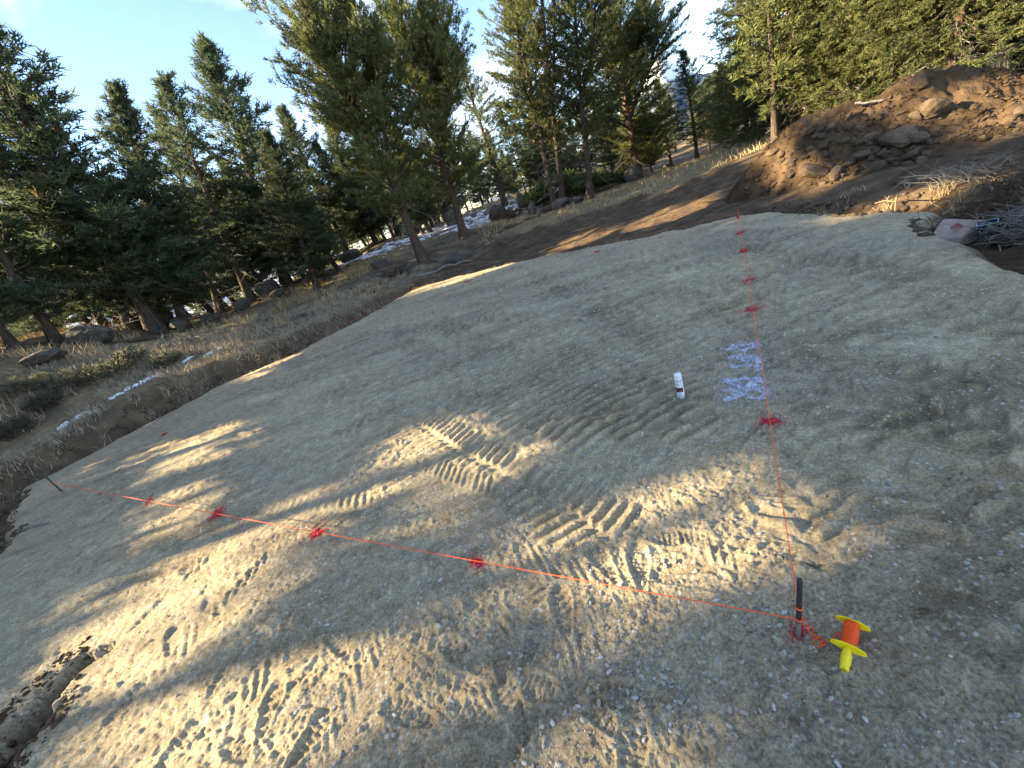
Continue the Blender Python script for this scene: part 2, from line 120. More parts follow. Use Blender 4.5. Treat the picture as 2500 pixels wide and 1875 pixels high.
SNOW = [([(-6.1, 28.2, 1.2), (-4.2, 29.6, 1.4), (-2.1, 29.8, 1.3), (0.2, 29.0, 1.1), (1.9, 28.4, 0.9), (3.3, 28.3, 0.8)], 5.0), ([(-9.77, 9.17, 0.42), (-9.25, 9.55, 0.45)], 0.26), ([(-9.33, 9.9, 0.47), (-9.01, 10.46, 0.43), (-8.66, 11.0, 0.45)], 0.3), ([(-8.53, 11.73, 0.58), (-8.32, 12.12, 0.53)], 0.26), ([(-7.97, 11.88, 0.38), (-7.77, 12.36, 0.33)], 0.26), ([(-10.75, 9.27, 1.09), (-10.54, 9.21, 0.98)], 0.26), ([(-9.51, 9.16, 0.49), (-9.51, 9.72, 0.57)], 0.2)]
DEBRIS = {'sage': [(-10.51, 9.99, 0.72), (-9.87, 11.95, 0.81), (-10.54, 10.95, 0.85), (-8.77, 11.67, 0.37), (-11.28, 10.63, 1.18), (-9.94, 11.23, 0.75), (-10.48, 8.98, 0.71)], 'grass': [(5.88, 4.16, -0.12)], 'greens': [(7.59, 27.99, 0.59), (9.42, 28.48, 0.44), (11.24, 28.89, 0.15), (6.0, 27.86, 1.04)], 'post': [(6.139, 5.59, 0.0), (5.544, 5.022, 0.42)]}
STRAW = [(21.74, 15.69, 0.0), (9.12, 6.86, 0.0), (8.56, 7.37, 0.0), (6.53, 5.36, 0.0), (6.29, 4.83, 0.0), (6.04, 5.72, 0.0)]
# ------------------------------------------------------------------ helpers
rng = np.random.default_rng(7)

def mesh_obj(name, verts, faces=None, mat=None, parent=None, smooth=False, quads=None, tris=None, attrs=None):
    """One mesh object from arrays (quads / tris are n x 4 / n x 3 index arrays)."""
    me = bpy.data.meshes.new(name)
    verts = np.asarray(verts, dtype=np.float32)
    if faces is not None:
        me.from_pydata([tuple(map(float, v)) for v in verts], [], [tuple(map(int, f)) for f in faces])
    else:
        idx = quads if quads is not None else tris
        idx = np.asarray(idx, dtype=np.int32)
        k = idx.shape[1]
        me.vertices.add(len(verts))
        me.vertices.foreach_set('co', verts.ravel())
        me.loops.add(idx.size)
        me.loops.foreach_set('vertex_index', idx.ravel())
        me.polygons.add(len(idx))
        me.polygons.foreach_set('loop_start', np.arange(0, idx.size, k, dtype=np.int32))
        me.update(calc_edges=True)
    if attrs:
        for an, av in attrs.items():
            a = me.attributes.new(an, 'FLOAT', 'POINT')
            a.data.foreach_set('value', np.asarray(av, dtype=np.float32))
    if smooth:
        me.polygons.foreach_set('use_smooth', np.ones(len(me.polygons), dtype=bool))
    me.update()
    return link_mesh(name, me, mat, parent)

def link_mesh(name, me, mat=None, parent=None):
    o = bpy.data.objects.new(name, me)
    if mat is not None and len(me.materials) == 0:
        me.materials.append(mat)
    COL.objects.link(o)
    if parent is not None:
        o.parent = parent
    return o

def tag(o, label=None, cat=None, group=None, kind=None):
    if label: o['label'] = label
    if cat: o['category'] = cat
    if group: o['group'] = group
    if kind: o['kind'] = kind
    return o

def empty(name, loc=(0, 0, 0), label=None, cat=None, group=None):
    o = bpy.data.objects.new(name, None)
    o.empty_display_size = 0.2
    o.location = loc
    COL.objects.link(o)
    return tag(o, label, cat, group)

def smooth(a, b, x):
    t = np.clip((x - a) / (b - a), 0, 1)
    return t * t * (3 - 2 * t)

def _h(ix, iy, seed):
    n = (ix.astype(np.int64) * 374761393 + iy.astype(np.int64) * 668265263 + seed * 1442695041) & 0xffffffff
    n = ((n ^ (n >> 13)) * 1274126177) & 0xffffffff
    return ((n ^ (n >> 16)) & 0xffff) / 65535.0

def vn(x, y, seed=0):
    """Value noise 0..1."""
    x0, y0 = np.floor(x), np.floor(y)
    fx, fy = x - x0, y - y0
    fx, fy = fx * fx * (3 - 2 * fx), fy * fy * (3 - 2 * fy)
    a, b = _h(x0, y0, seed), _h(x0 + 1, y0, seed)
    c, d = _h(x0, y0 + 1, seed), _h(x0 + 1, y0 + 1, seed)
    return (a * (1 - fx) + b * fx) * (1 - fy) + (c * (1 - fx) + d * fx) * fy

def fbm(x, y, seed=0, oct=4, gain=0.5):
    s, a, t = 0, 1.0, 0
    for i in range(oct):
        s = s + a * vn(x, y, seed + i * 17)
        t += a
        x, y, a = x * 2.03 + 5.1, y * 2.03 - 3.7, a * gain
    return s / t

def poly_sd(px, py, poly):
    """Signed distance to a polygon, negative inside."""
    P = np.array(poly, float)
    d = np.full(px.shape, 1e9)
    ins = np.zeros(px.shape, bool)
    for i in range(len(P)):
        a, b = P[i - 1], P[i]
        e = b - a
        wx, wy = px - a[0], py - a[1]
        t = np.clip((wx * e[0] + wy * e[1]) / max(e @ e, 1e-9), 0, 1)
        d = np.minimum(d, (wx - e[0] * t) ** 2 + (wy - e[1] * t) ** 2)
        cnd = ((a[1] > py) != (b[1] > py)) & (px < (b[0] - a[0]) * (py - a[1]) / ((b[1] - a[1]) if b[1] != a[1] else 1e-9) + a[0])
        ins ^= cnd
    d = np.sqrt(d)
    return np.where(ins, -d, d)

def line_st(px, py, pts):
    """Arc length s and signed side offset t of points to a polyline."""
    best = np.full(px.shape, 1e9)
    s_o, t_o = np.zeros(px.shape), np.full(px.shape, 1e3)
    acc = 0.0
    for (a, b) in zip(pts[:-1], pts[1:]):
        a, b = np.array(a, float), np.array(b, float)
        e = b - a
        L = math.hypot(*e)
        e = e / L
        wx, wy = px - a[0], py - a[1]
        u = wx * e[0] + wy * e[1]
        v = -wx * e[1] + wy * e[0]
        uc = np.clip(u, 0, L)
        d = np.hypot(u - uc, v)
        m = d < best
        best = np.where(m, d, best)
        s_o = np.where(m, acc + u, s_o)
        t_o = np.where(m, np.where(np.abs(u - uc) > 1e-9, np.sign(v + 1e-9) * d, v), t_o)
        acc += L
    return s_o, t_o, acc

# ------------------------------------------------------------------ materials
def new_mat(name):
    m = bpy.data.materials.new(name)
    m.use_nodes = True
    nt = m.node_tree
    b = nt.nodes['Principled BSDF']
    return m, nt, b

def ramp(nt, stops):
    r = nt.nodes.new('ShaderNodeValToRGB')
    el = r.color_ramp.elements
    while len(el) < len(stops):
        el.new(0.5)
    for e, (p, c) in zip(el, stops):
        e.position = p
        e.color = (*c, 1)
    return r

def noise_node(nt, scale, detail=4, rough=0.55, obj=False, dist=0.0):
    t = nt.nodes.new('ShaderNodeTexCoord')
    n = nt.nodes.new('ShaderNodeTexNoise')
    n.inputs['Scale'].default_value = scale
    n.inputs['Detail'].default_value = detail
    n.inputs['Roughness'].default_value = rough
    n.inputs['Distortion'].default_value = dist
    nt.links.new(t.outputs['Object'], n.inputs['Vector'])
    return n

def mix(nt, fac, c1, c2, mode='MIX'):
    m = nt.nodes.new('ShaderNodeMixRGB')
    m.blend_type = mode
    for inp, v in ((m.inputs[0], fac), (m.inputs[1], c1), (m.inputs[2], c2)):
        if hasattr(v, 'is_linked'):
            nt.links.new(v, inp)
        elif isinstance(v, tuple):
            inp.default_value = (*v, 1)
        else:
            inp.default_value = v
    return m.outputs[0]

def bump(nt, b, h, strength, dist):
    bp = nt.nodes.new('ShaderNodeBump')
    bp.inputs['Strength'].default_value = strength
    bp.inputs['Distance'].default_value = dist
    nt.links.new(h, bp.inputs['Height'])
    nt.links.new(bp.outputs['Normal'], b.inputs['Normal'])

def simple(name, col, rough=0.6, var=0.25, scale=6.0, spec=0.3, bmp=0.0, bdist=0.01, detail=5, bscale=None):
    """Colour broken up by noise, optional fine bump."""
    m, nt, b = new_mat(name)
    n = noise_node(nt, scale, detail)
    r = ramp(nt, [(0.3, tuple(c * (1 - var) for c in col)), (0.7, tuple(min(1, c * (1 + var)) for c in col))])
    nt.links.new(n.outputs['Fac'], r.inputs['Fac'])
    nt.links.new(r.outputs['Color'], b.inputs['Base Color'])
    b.inputs['Roughness'].default_value = rough
    b.inputs['Specular IOR Level'].default_value = spec
    if bmp:
        n2 = noise_node(nt, bscale or scale * 3, 6, 0.65)
        bump(nt, b, n2.outputs['Fac'], bmp, bdist)
    return m

MAT = {}
def pad_material():
    m, nt, b = new_mat('gravel_dirt')
    big = noise_node(nt, 0.55, 4, 0.6)
    c1 = ramp(nt, [(0.35, (0.295, 0.246, 0.168)), (0.65, (0.415, 0.342, 0.220))])
    nt.links.new(big.outputs['Fac'], c1.inputs['Fac'])
    tcs = nt.nodes.new('ShaderNodeTexCoord')
    mps = nt.nodes.new('ShaderNodeMapping')
    mps.inputs['Rotation'].default_value = (0, 0, -math.atan2(GRAIN[1], GRAIN[0]))
    mps.inputs['Scale'].default_value = (0.35, 2.3, 1.0)
    nt.links.new(tcs.outputs['Object'], mps.inputs['Vector'])
    sm = nt.nodes.new('ShaderNodeTexNoise')
    sm.inputs['Scale'].default_value = 1.0
    sm.inputs['Detail'].default_value = 6
    sm.inputs['Roughness'].default_value = 0.6
    nt.links.new(mps.outputs['Vector'], sm.inputs['Vector'])
    smr = ramp(nt, [(0.33, (0.72, 0.70, 0.67)), (0.47, (1.0, 1.0, 1.0)), (0.60, (1.0, 1.0, 1.0)), (0.72, (1.25, 1.27, 1.29))])
    nt.links.new(sm.outputs['Fac'], smr.inputs['Fac'])
    mid = noise_node(nt, 9.0, 6, 0.7)
    c2 = ramp(nt, [(0.3, (0.70, 0.69, 0.67)), (0.7, (1.34, 1.35, 1.36))])
    nt.links.new(mid.outputs['Fac'], c2.inputs['Fac'])
    col = mix(nt, 1.0, c1.outputs['Color'], c2.outputs['Color'], 'MULTIPLY')
    col = mix(nt, 1.0, col, smr.outputs['Color'], 'MULTIPLY')
    ton = nt.nodes.new('ShaderNodeAttribute'); ton.attribute_name = 'tone'
    col = mix(nt, 1.0, col, ton.outputs['Color'], 'MULTIPLY')
    fine = noise_node(nt, 85.0, 5, 0.75)
    c3 = ramp(nt, [(0.36, (0.5, 0.5, 0.51)), (0.49, (0.98, 0.98, 0.98)), (0.64, (1.42, 1.42, 1.40))])
    nt.links.new(fine.outputs['Fac'], c3.inputs['Fac'])
    col = mix(nt, 0.85, col, c3.outputs['Color'], 'MULTIPLY')
    # small pale stone chips
    tcn = nt.nodes.new('ShaderNodeTexCoord')
    vo = nt.nodes.new('ShaderNodeTexVoronoi')
    vo.inputs['Scale'].default_value = 30.0
    vo.inputs['Randomness'].default_value = 1.0
    nt.links.new(tcn.outputs['Object'], vo.inputs['Vector'])
    cs = ramp(nt, [(0.0, (1, 1, 1)), (0.22, (1, 1, 1)), (0.28, (0, 0, 0))])
    nt.links.new(vo.outputs['Distance'], cs.inputs['Fac'])
    sel = noise_node(nt, 6.0, 3, 0.6)
    ss = ramp(nt, [(0.42, (0, 0, 0)), (0.60, (0.85, 0.85, 0.85))])
    nt.links.new(sel.outputs['Fac'], ss.inputs['Fac'])
    fac = mix(nt, 1.0, cs.outputs['Color'], ss.outputs['Color'], 'MULTIPLY')
    col = mix(nt, fac, col, (0.52, 0.50, 0.45))
    so = nt.nodes.new('ShaderNodeAttribute'); so.attribute_name = 'soil'
    col = mix(nt, so.outputs['Fac'], col, mix(nt, mid.outputs['Fac'], (0.05, 0.038, 0.027), (0.16, 0.12, 0.08)))
    nt.links.new(col, b.inputs['Base Color'])
    b.inputs['Roughness'].default_value = 0.95
    b.inputs['Specular IOR Level'].default_value = 0.1
    f2 = noise_node(nt, 42.0, 8, 0.78)
    bump(nt, b, f2.outputs['Fac'], 0.9, 0.016)
    return m

def ground_material():
    m, nt, b = new_mat('hillside_soil')
    n1 = noise_node(nt, 1.3, 6, 0.65)
    duff = ramp(nt, [(0.3, (0.055, 0.042, 0.031)), (0.5, (0.15, 0.117, 0.083)), (0.72, (0.28, 0.22, 0.145))])
    nt.links.new(n1.outputs['Fac'], duff.inputs['Fac'])
    n2 = noise_node(nt, 4.0, 6, 0.7)
    straw = ramp(nt, [(0.3, (0.17, 0.125, 0.07)), (0.7, (0.36, 0.275, 0.165))])
    nt.links.new(n2.outputs['Fac'], straw.inputs['Fac'])
    soil = ramp(nt, [(0.3, (0.055, 0.038, 0.026)), (0.5, (0.12, 0.084, 0.054)), (0.72, (0.215, 0.155, 0.10))])
    n3 = noise_node(nt, 2.2, 7, 0.7)
    nt.links.new(n3.outputs['Fac'], soil.inputs['Fac'])
    ag = nt.nodes.new('ShaderNodeAttribute'); ag.attribute_name = 'straw'
    ad = nt.nodes.new('ShaderNodeAttribute'); ad.attribute_name = 'dirt'
    c = mix(nt, ag.outputs['Fac'], duff.outputs['Color'], straw.outputs['Color'])
    c = mix(nt, ad.outputs['Fac'], c, soil.outputs['Color'])
    n4 = noise_node(nt, 30.0, 5, 0.75)
    c4 = ramp(nt, [(0.3, (0.6, 0.6, 0.6)), (0.7, (1.4, 1.4, 1.4))])
    nt.links.new(n4.outputs['Fac'], c4.inputs['Fac'])
    c = mix(nt, 0.8, c, c4.outputs['Color'], 'MULTIPLY')
    nt.links.new(c, b.inputs['Base Color'])
    b.inputs['Roughness'].default_value = 1.0
    b.inputs['Specular IOR Level'].default_value = 0.05
    n5 = noise_node(nt, 14.0, 7, 0.75)
    bump(nt, b, n5.outputs['Fac'], 1.0, 0.05)
    return m

def needle_material(name, lo, hi, dead=(0.16, 0.10, 0.05), dead_amt=0.04, trans=0.45):
    m, nt, b = new_mat(name)
    gi = nt.nodes.new('ShaderNodeNewGeometry')
    oi = nt.nodes.new('ShaderNodeObjectInfo')
    r = ramp(nt, [(0.0, lo), (1.0, hi)])
    nt.links.new(gi.outputs['Random Per Island'], r.inputs['Fac'])
    n = noise_node(nt, 1.1, 3, 0.6)
    r2 = ramp(nt, [(0.3, (0.7, 0.75, 0.75)), (0.7, (1.25, 1.2, 1.05))])
    nt.links.new(n.outputs['Fac'], r2.inputs['Fac'])
    c = mix(nt, 1.0, r.outputs['Color'], r2.outputs['Color'], 'MULTIPLY')
    n3 = noise_node(nt, 2.3, 2, 0.5)
    r3 = ramp(nt, [(0.70 - dead_amt, (0, 0, 0)), (0.76 - dead_amt, (0.8, 0.8, 0.8))])
    nt.links.new(n3.outputs['Fac'], r3.inputs['Fac'])
    c = mix(nt, r3.outputs['Color'], c, dead)
    hs = nt.nodes.new('ShaderNodeHueSaturation')
    mr = nt.nodes.new('ShaderNodeMapRange')
    mr.inputs['To Min'].default_value = 0.8
    mr.inputs['To Max'].default_value = 1.2
    nt.links.new(oi.outputs['Random'], mr.inputs['Value'])
    nt.links.new(mr.outputs['Result'], hs.inputs['Value'])
    nt.links.new(c, hs.inputs['Color'])
    c = hs.outputs['Color']
    nt.links.new(c, b.inputs['Base Color'])
    b.inputs['Roughness'].default_value = 0.75
    b.inputs['Specular IOR Level'].default_value = 0.15
    tr = nt.nodes.new('ShaderNodeBsdfTranslucent')
    nt.links.new(c, tr.inputs['Color'])
    ms = nt.nodes.new('ShaderNodeMixShader')
    ms.inputs[0].default_value = trans
    out = nt.nodes['Material Output']
    nt.links.new(b.outputs['BSDF'], ms.inputs[1])
    nt.links.new(tr.outputs['BSDF'], ms.inputs[2])
    nt.links.new(ms.outputs['Shader'], out.inputs['Surface'])
    return m

def bark_material(name, lo, hi):
    m, nt, b = new_mat(name)
    t = nt.nodes.new('ShaderNodeTexCoord')
    mpn = nt.nodes.new('ShaderNodeMapping')
    mpn.inputs['Scale'].default_value = (9, 9, 1.6)
    nt.links.new(t.outputs['Object'], mpn.inputs['Vector'])
    n = nt.nodes.new('ShaderNodeTexNoise')
    n.inputs['Scale'].default_value = 2.2
    n.inputs['Detail'].default_value = 7
    n.inputs['Roughness'].default_value = 0.7
    nt.links.new(mpn.outputs['Vector'], n.inputs['Vector'])
    r = ramp(nt, [(0.32, lo), (0.7, hi)])
    nt.links.new(n.outputs['Fac'], r.inputs['Fac'])
    nt.links.new(r.outputs['Color'], b.inputs['Base Color'])
    b.inputs['Roughness'].default_value = 0.95
    b.inputs['Specular IOR Level'].default_value = 0.1
    bump(nt, b, n.outputs['Fac'], 1.0, 0.06)
    return m

def rock_material(name, lo, hi, scale=5.0):
    m, nt, b = new_mat(name)
    n = noise_node(nt, scale, 8, 0.7)
    r = ramp(nt, [(0.3, lo), (0.7, hi)])
    nt.links.new(n.outputs['Fac'], r.inputs['Fac'])
    oi = nt.nodes.new('ShaderNodeObjectInfo')
    hs = nt.nodes.new('ShaderNodeHueSaturation')
    mr = nt.nodes.new('ShaderNodeMapRange')
    mr.inputs['To Min'].default_value = 0.65
    mr.inputs['To Max'].default_value = 1.3
    nt.links.new(oi.outputs['Random'], mr.inputs['Value'])
    nt.links.new(mr.outputs['Result'], hs.inputs['Value'])
    nt.links.new(r.outputs['Color'], hs.inputs['Color'])
    nt.links.new(hs.outputs['Color'], b.inputs['Base Color'])
    b.inputs['Roughness'].default_value = 0.9
    b.inputs['Specular IOR Level'].default_value = 0.2
    bump(nt, b, n.outputs['Fac'], 0.8, 0.08 / scale * 5)
    return m

def pebble_material():
    m, nt, b = new_mat('pebble_stone')
    gi = nt.nodes.new('ShaderNodeNewGeometry')
    oi = nt.nodes.new('ShaderNodeObjectInfo')
    ad = nt.nodes.new('ShaderNodeMath')
    nt.links.new(gi.outputs['Random Per Island'], ad.inputs[0])
    nt.links.new(oi.outputs['Random'], ad.inputs[1])
    fr = nt.nodes.new('ShaderNodeMath'); fr.operation = 'FRACT'
    nt.links.new(ad.outputs[0], fr.inputs[0])
    r = ramp(nt, [(0.0, (0.13, 0.125, 0.112)), (0.3, (0.24, 0.226, 0.196)), (0.6, (0.32, 0.285, 0.225)), (0.85, (0.37, 0.36, 0.335)), (1.0, (0.47, 0.455, 0.42))])
    nt.links.new(fr.outputs[0], r.inputs['Fac'])
    n = noise_node(nt, 60, 4, 0.7)
    r2 = ramp(nt, [(0.3, (0.75, 0.75, 0.75)), (0.7, (1.2, 1.2, 1.2))])
    nt.links.new(n.outputs['Fac'], r2.inputs['Fac'])
    nt.links.new(mix(nt, 1.0, r.outputs['Color'], r2.outputs['Color'], 'MULTIPLY'), b.inputs['Base Color'])
    b.inputs['Roughness'].default_value = 0.75
    b.inputs['Specular IOR Level'].default_value = 0.3
    return m

MAT['pad'] = pad_material()
MAT['ground'] = ground_material()
MAT['dark_needle'] = needle_material('dark_fir_needles', (0.050, 0.078, 0.056), (0.150, 0.180, 0.098))
MAT['green_needle'] = needle_material('pine_needles', (0.062, 0.085, 0.040), (0.195, 0.205, 0.080))
MAT['bright_needle'] = needle_material('young_pine_needles', (0.105, 0.118, 0.028), (0.27, 0.25, 0.065), trans=0.4)
MAT['cut_needle'] = needle_material('cut_pine_needles', (0.05, 0.085, 0.035), (0.15, 0.18, 0.07))
MAT['sage'] = needle_material('sage_leaves', (0.10, 0.11, 0.08), (0.20, 0.20, 0.15), dead_amt=0.1)
MAT['bark'] = bark_material('grey_brown_bark', (0.035, 0.027, 0.021), (0.145, 0.11, 0.085))
MAT['redbark'] = bark_material('reddish_bark', (0.045, 0.031, 0.024), (0.185, 0.125, 0.09))
MAT['deadwood'] = bark_material('weathered_dead_wood', (0.15, 0.135, 0.115), (0.38, 0.35, 0.31))
MAT['brownstick'] = bark_material('brown_twigs', (0.05, 0.035, 0.025), (0.17, 0.12, 0.085))
MAT['boulder'] = rock_material('lichen_boulder', (0.035, 0.033, 0.031), (0.15, 0.138, 0.118), 5.0)
MAT['soilrock'] = rock_material('soil_caked_rock', (0.062, 0.043, 0.029), (0.17, 0.122, 0.080), 6.0)
MAT['pebble'] = pebble_material()
MAT['mound'] = simple('dug_brown_earth', (0.086, 0.057, 0.034), 1.0, 0.4, 2.6, 0.05, 1.0, 0.06, 8, 9.0)
MAT['straw'] = simple('dry_grass', (0.42, 0.32, 0.18), 0.9, 0.45, 3.0, 0.1)
MAT['greystraw'] = simple('grey_dry_grass', (0.34, 0.285, 0.205), 0.9, 0.45, 3.0, 0.1)
MAT['snow'] = simple('old_snow', (0.80, 0.82, 0.86), 0.7, 0.08, 5.0, 0.3, 0.4, 0.03)
MAT['line'] = simple('orange_twine', (1.0, 0.115, 0.02), 0.6, 0.10, 300.0, 0.2, 0.6, 0.001)
MAT['yellow'] = simple('yellow_plastic', (0.86, 0.66, 0.012), 0.45, 0.14, 55.0, 0.4, 0.15, 0.001)
MAT['steel'] = simple('dark_stake_steel', (0.035, 0.032, 0.032), 0.55, 0.3, 60.0, 0.4, 0.4, 0.001)
MAT['dusty'] = simple('dusty_stake_steel', (0.17, 0.155, 0.13), 0.85, 0.3, 80.0, 0.2)
MAT['red'] = simple('red_marking_paint', (0.42, 0.008, 0.022), 0.6, 0.35, 30.0, 0.3)
MAT['fadedred'] = simple('faded_red_paint', (0.24, 0.085, 0.075), 0.85, 0.45, 22.0, 0.15)
MAT['white'] = simple('white_marking_paint', (0.46, 0.50, 0.62), 0.7, 0.15, 30.0, 0.2)
MAT['sand'] = simple('pink_sandstone', (0.30, 0.245, 0.20), 0.9, 0.22, 9.0, 0.15, 0.5, 0.01)
MAT['blue'] = simple('navy_plastic', (0.012, 0.022, 0.075), 0.4, 0.1, 10.0, 0.4)
MAT['rim'] = simple('pale_plastic', (0.36, 0.42, 0.52), 0.5, 0.05, 10.0, 0.4)
MAT['canwhite'] = simple('can_white_enamel', (0.78, 0.81, 0.86), 0.3, 0.02, 10.0, 0.5)
MAT['black'] = simple('label_black', (0.012, 0.012, 0.02), 0.4, 0.1, 40.0, 0.4)
MAT['labelred'] = simple('label_red', (0.32, 0.02, 0.02), 0.4, 0.1, 40.0, 0.4)
MAT['labelorange'] = simple('label_orange', (0.35, 0.12, 0.03), 0.4, 0.1, 40.0, 0.4)
MAT['lumber'] = simple('raw_lumber', (0.46, 0.33, 0.18), 0.8, 0.2, 14.0, 0.2)
MAT['pink'] = simple('pink_tape', (0.85, 0.10, 0.16), 0.5, 0.1, 10.0, 0.3)

# ------------------------------------------------------------------ terrain heights
PADP = PAD + [(4.3, 1.2), (5.5, -3.0), (0.0, -5.0), (-2.6, -2.0), (-3.5, 0.7), (-5.3, 2.6), (-6.7, 4.7)]

_C = np.array(CTRL, float)
def _tps():
    n = len(_C)
    d = np.hypot(_C[:, None, 0] - _C[None, :, 0], _C[:, None, 1] - _C[None, :, 1]) + 1e-6
    K = d ** 2 * np.log(d) + np.eye(n) * 1.5
    Pm = np.c_[np.ones(n), _C[:, 0], _C[:, 1]]
    A = np.block([[K, Pm], [Pm.T, np.zeros((3, 3))]])
    return np.linalg.solve(A, np.r_[_C[:, 2], 0, 0, 0])
_WT = _tps()
def z_nat(x, y):
    x, y = np.asarray(x, float), np.asarray(y, float)
    r = np.hypot(x, y)
    k = np.minimum(1, 36.0 / np.maximum(r, 1e-6))
    xc, yc = x * k, y * k
    z = _WT[-3] + _WT[-2] * xc + _WT[-1] * yc
    for (cx, cy, _), w in zip(_C, _WT):
        d = np.hypot(xc - cx, yc - cy) + 1e-6
        z = z + w * d * d * np.log(d)
    z = np.clip(z, -0.8, 2.6)
    az = np.degrees(np.arctan2(x, y))
    zf = np.where(az < -5, -4.0 + 5.0 * smooth(-35, -5, az), 1.0)
    w = smooth(34, 70, r)
    z = z * (1 - w) + zf * w
    return z

def pad_sd(x, y):
    return poly_sd(x, y, PADP) + (fbm(x * 1.7, y * 1.7, 3, 3) - 0.5) * 0.45

def ground_z(x, y, sd=None):
    x, y = np.asarray(x, float), np.asarray(y, float)
    sd = pad_sd(x, y) if sd is None else sd
    zn = z_nat(x, y)
    zn = zn + (fbm(x * 0.8, y * 0.8, 21, 4) - 0.5) * 0.16 + (fbm(x * 3.1, y * 3.1, 33, 4) - 0.5) * 0.13
    lf = smooth(1.5, -1.5, x)
    sdn = sd + (fbm(x * 3.3, y * 3.3, 11, 3) - 0.5) * 0.34
    w = smooth(0.28 + 0.22 * lf, 0.72 + 0.3 * lf, sdn)
    zn = zn + lf * 0.16 * np.exp(-((sdn - 1.25) / 0.38) ** 2)
    ditch = -0.20 - 0.08 * lf + (fbm(x * 4, y * 4, 9, 3) - 0.5) * 0.14
    return np.where(sd < -0.25, -0.5, ditch * (1 - w) + zn * w)

def pad_z(x, y, sd=None):
    x, y = np.asarray(x, float), np.asarray(y, float)
    sd = pad_sd(x, y) if sd is None else sd
    z = (fbm(x * 0.7, y * 0.7, 1, 3) - 0.5) * 0.05
    rough = fbm(x * 8, y * 8, 41, 6, 0.68) - 0.5
    z = z + rough * 0.020 + (fbm(x * 34, y * 34, 43, 3, 0.65) - 0.5) * 0.027
    # wavy dragged ridges left by the grading bucket
    au, av = x * GRAIN[0] + y * GRAIN[1], -x * GRAIN[1] + y * GRAIN[0]
    wv = fbm(au * 1.5, av * 1.5, 51, 2) * 0.5
    rg = 1 - np.abs(2 * fbm(au * 2.4, (av + wv) * 13.0, 53, 3, 0.6) - 1)
    z = z + (rg - 0.75) * 0.042 * smooth(0.25, 0.6, fbm(x * 0.8, y * 0.8, 55, 3)) * (0.45 + 0.55 * smooth(1.5, 3.5, np.hypot(x, y)))
    # crumbs: scattered small lumps
    cr_ = np.clip(fbm(x * 22, y * 22, 47, 2) - 0.64, 0, 1) * 0.11
    z = z + cr_ * smooth(0.4, 0.65, fbm(x * 1.3, y * 1.3, 49, 2))
    # tyre and track marks: raised lugs between pressed bars
    tone = np.ones(x.shape)
    zb = z.copy()
    for pts, w, pitch, amp, chev in TRACKS:
        P = np.array(pts)
        lo, hi = P.min(0) - w - 0.3, P.max(0) + w + 0.3
        m = (x > lo[0]) & (x < hi[0]) & (y > lo[1]) & (y < hi[1])
        if not m.any():
            continue
        xs, ys = x[m], y[m]
        s, t, L = line_st(xs, ys, pts)
        edge = smooth(w * 0.5 + 0.05, w * 0.5 - 0.06, np.abs(t) + (fbm(xs * 5, ys * 5, 61, 2) - 0.5) * 0.12)
        ends = smooth(-0.15, 0.15, s) * smooth(L + 0.15, L - 0.15, s)
        fade = smooth(0.28, 0.55, fbm(xs * 1.9, ys * 1.9, 63, 3))
        two = chev > 0.2
        ph = (s + chev * np.abs(t) + (fbm(xs * 3, ys * 3, 65, 2) - 0.5) * pitch * 0.35) / pitch + (0.5 * (t > 0) if two else 0)
        cyc = ph - np.floor(ph)
        bar = smooth(0.0, 0.16, cyc) * smooth(0.60, 0.44, cyc)
        if two:
            bar = bar * smooth(0.012, 0.045, np.abs(t))
        rnd = _h(np.floor(ph), np.floor(t * 0 + (t > 0)), 67)
        bar = bar * np.where(rnd < 0.10, 0.3, 0.65 + 0.45 * rnd) * (0.72 + 0.56 * fbm(xs * 17, ys * 17, 69, 2))
        z[m] = z[m] * (1 - 0.93 * edge * ends) + 0.3 * edge * ends * zb[m] + edge * ends * (0.55 + 0.45 * fade) * (bar * 2.1 - 0.75) * amp
        tone[m] *= 1 - 0.09 * edge * ends * (0.3 + 0.7 * fade)
    # smooth pale smears left by the blade
    for pts, w in SMEARS:
        s, t, L = line_st(x, y, pts)
        k = smooth(w, w * 0.35, np.abs(t) + (fbm(x * 2.5, y * 2.5, 91, 3) - 0.5) * w * 1.1) * smooth(-0.3, 0.4, s) * smooth(L + 0.3, L - 0.4, s)
        z = z * (1 - 0.8 * k) + 0.004 * k
        tone *= 1 + 0.20 * k
    pad_z.tone = tone
    # boot prints
    for i, (bx, by) in enumerate(PRINTS):
        a = 0.3 + 0.9 * math.sin(i * 2.3)
        dx, dy = x - bx, y - by
        m = (np.abs(dx) < 0.25) & (np.abs(dy) < 0.25)
        if not m.any():
            continue
        u = dx[m] * math.cos(a) + dy[m] * math.sin(a)
        v = -dx[m] * math.sin(a) + dy[m] * math.cos(a)
        d = np.sqrt((v / 0.145) ** 2 + (u / (0.048 + 0.012 * np.sin(v * 14))) ** 2)
        z[m] += -0.011 * smooth(1.1, 0.8, d) + 0.005 * np.exp(-((d - 1.2) / 0.14) ** 2) + 0.0025 * smooth(1.0, 0.8, d) * np.sign(np.sin(v * 2 * np.pi / 0.028))
    for hx, hy in HOLES:
        d2 = (x - hx) ** 2 + (y - hy) ** 2
        z = z - 0.035 * np.exp(-d2 / 0.03 ** 2)
    # washed out gully at the edge
    s, t, L = line_st(x, y, GULLY)
    wob = np.abs(t) + (fbm(x * 5, y * 5, 71, 5, 0.65) - 0.5) * 0.34
    wd = 0.05 + 0.22 * np.clip(s / L, 0, 1.2)
    gl = smooth(wd, wd * 0.35, wob) * smooth(-0.15, 0.1, s)
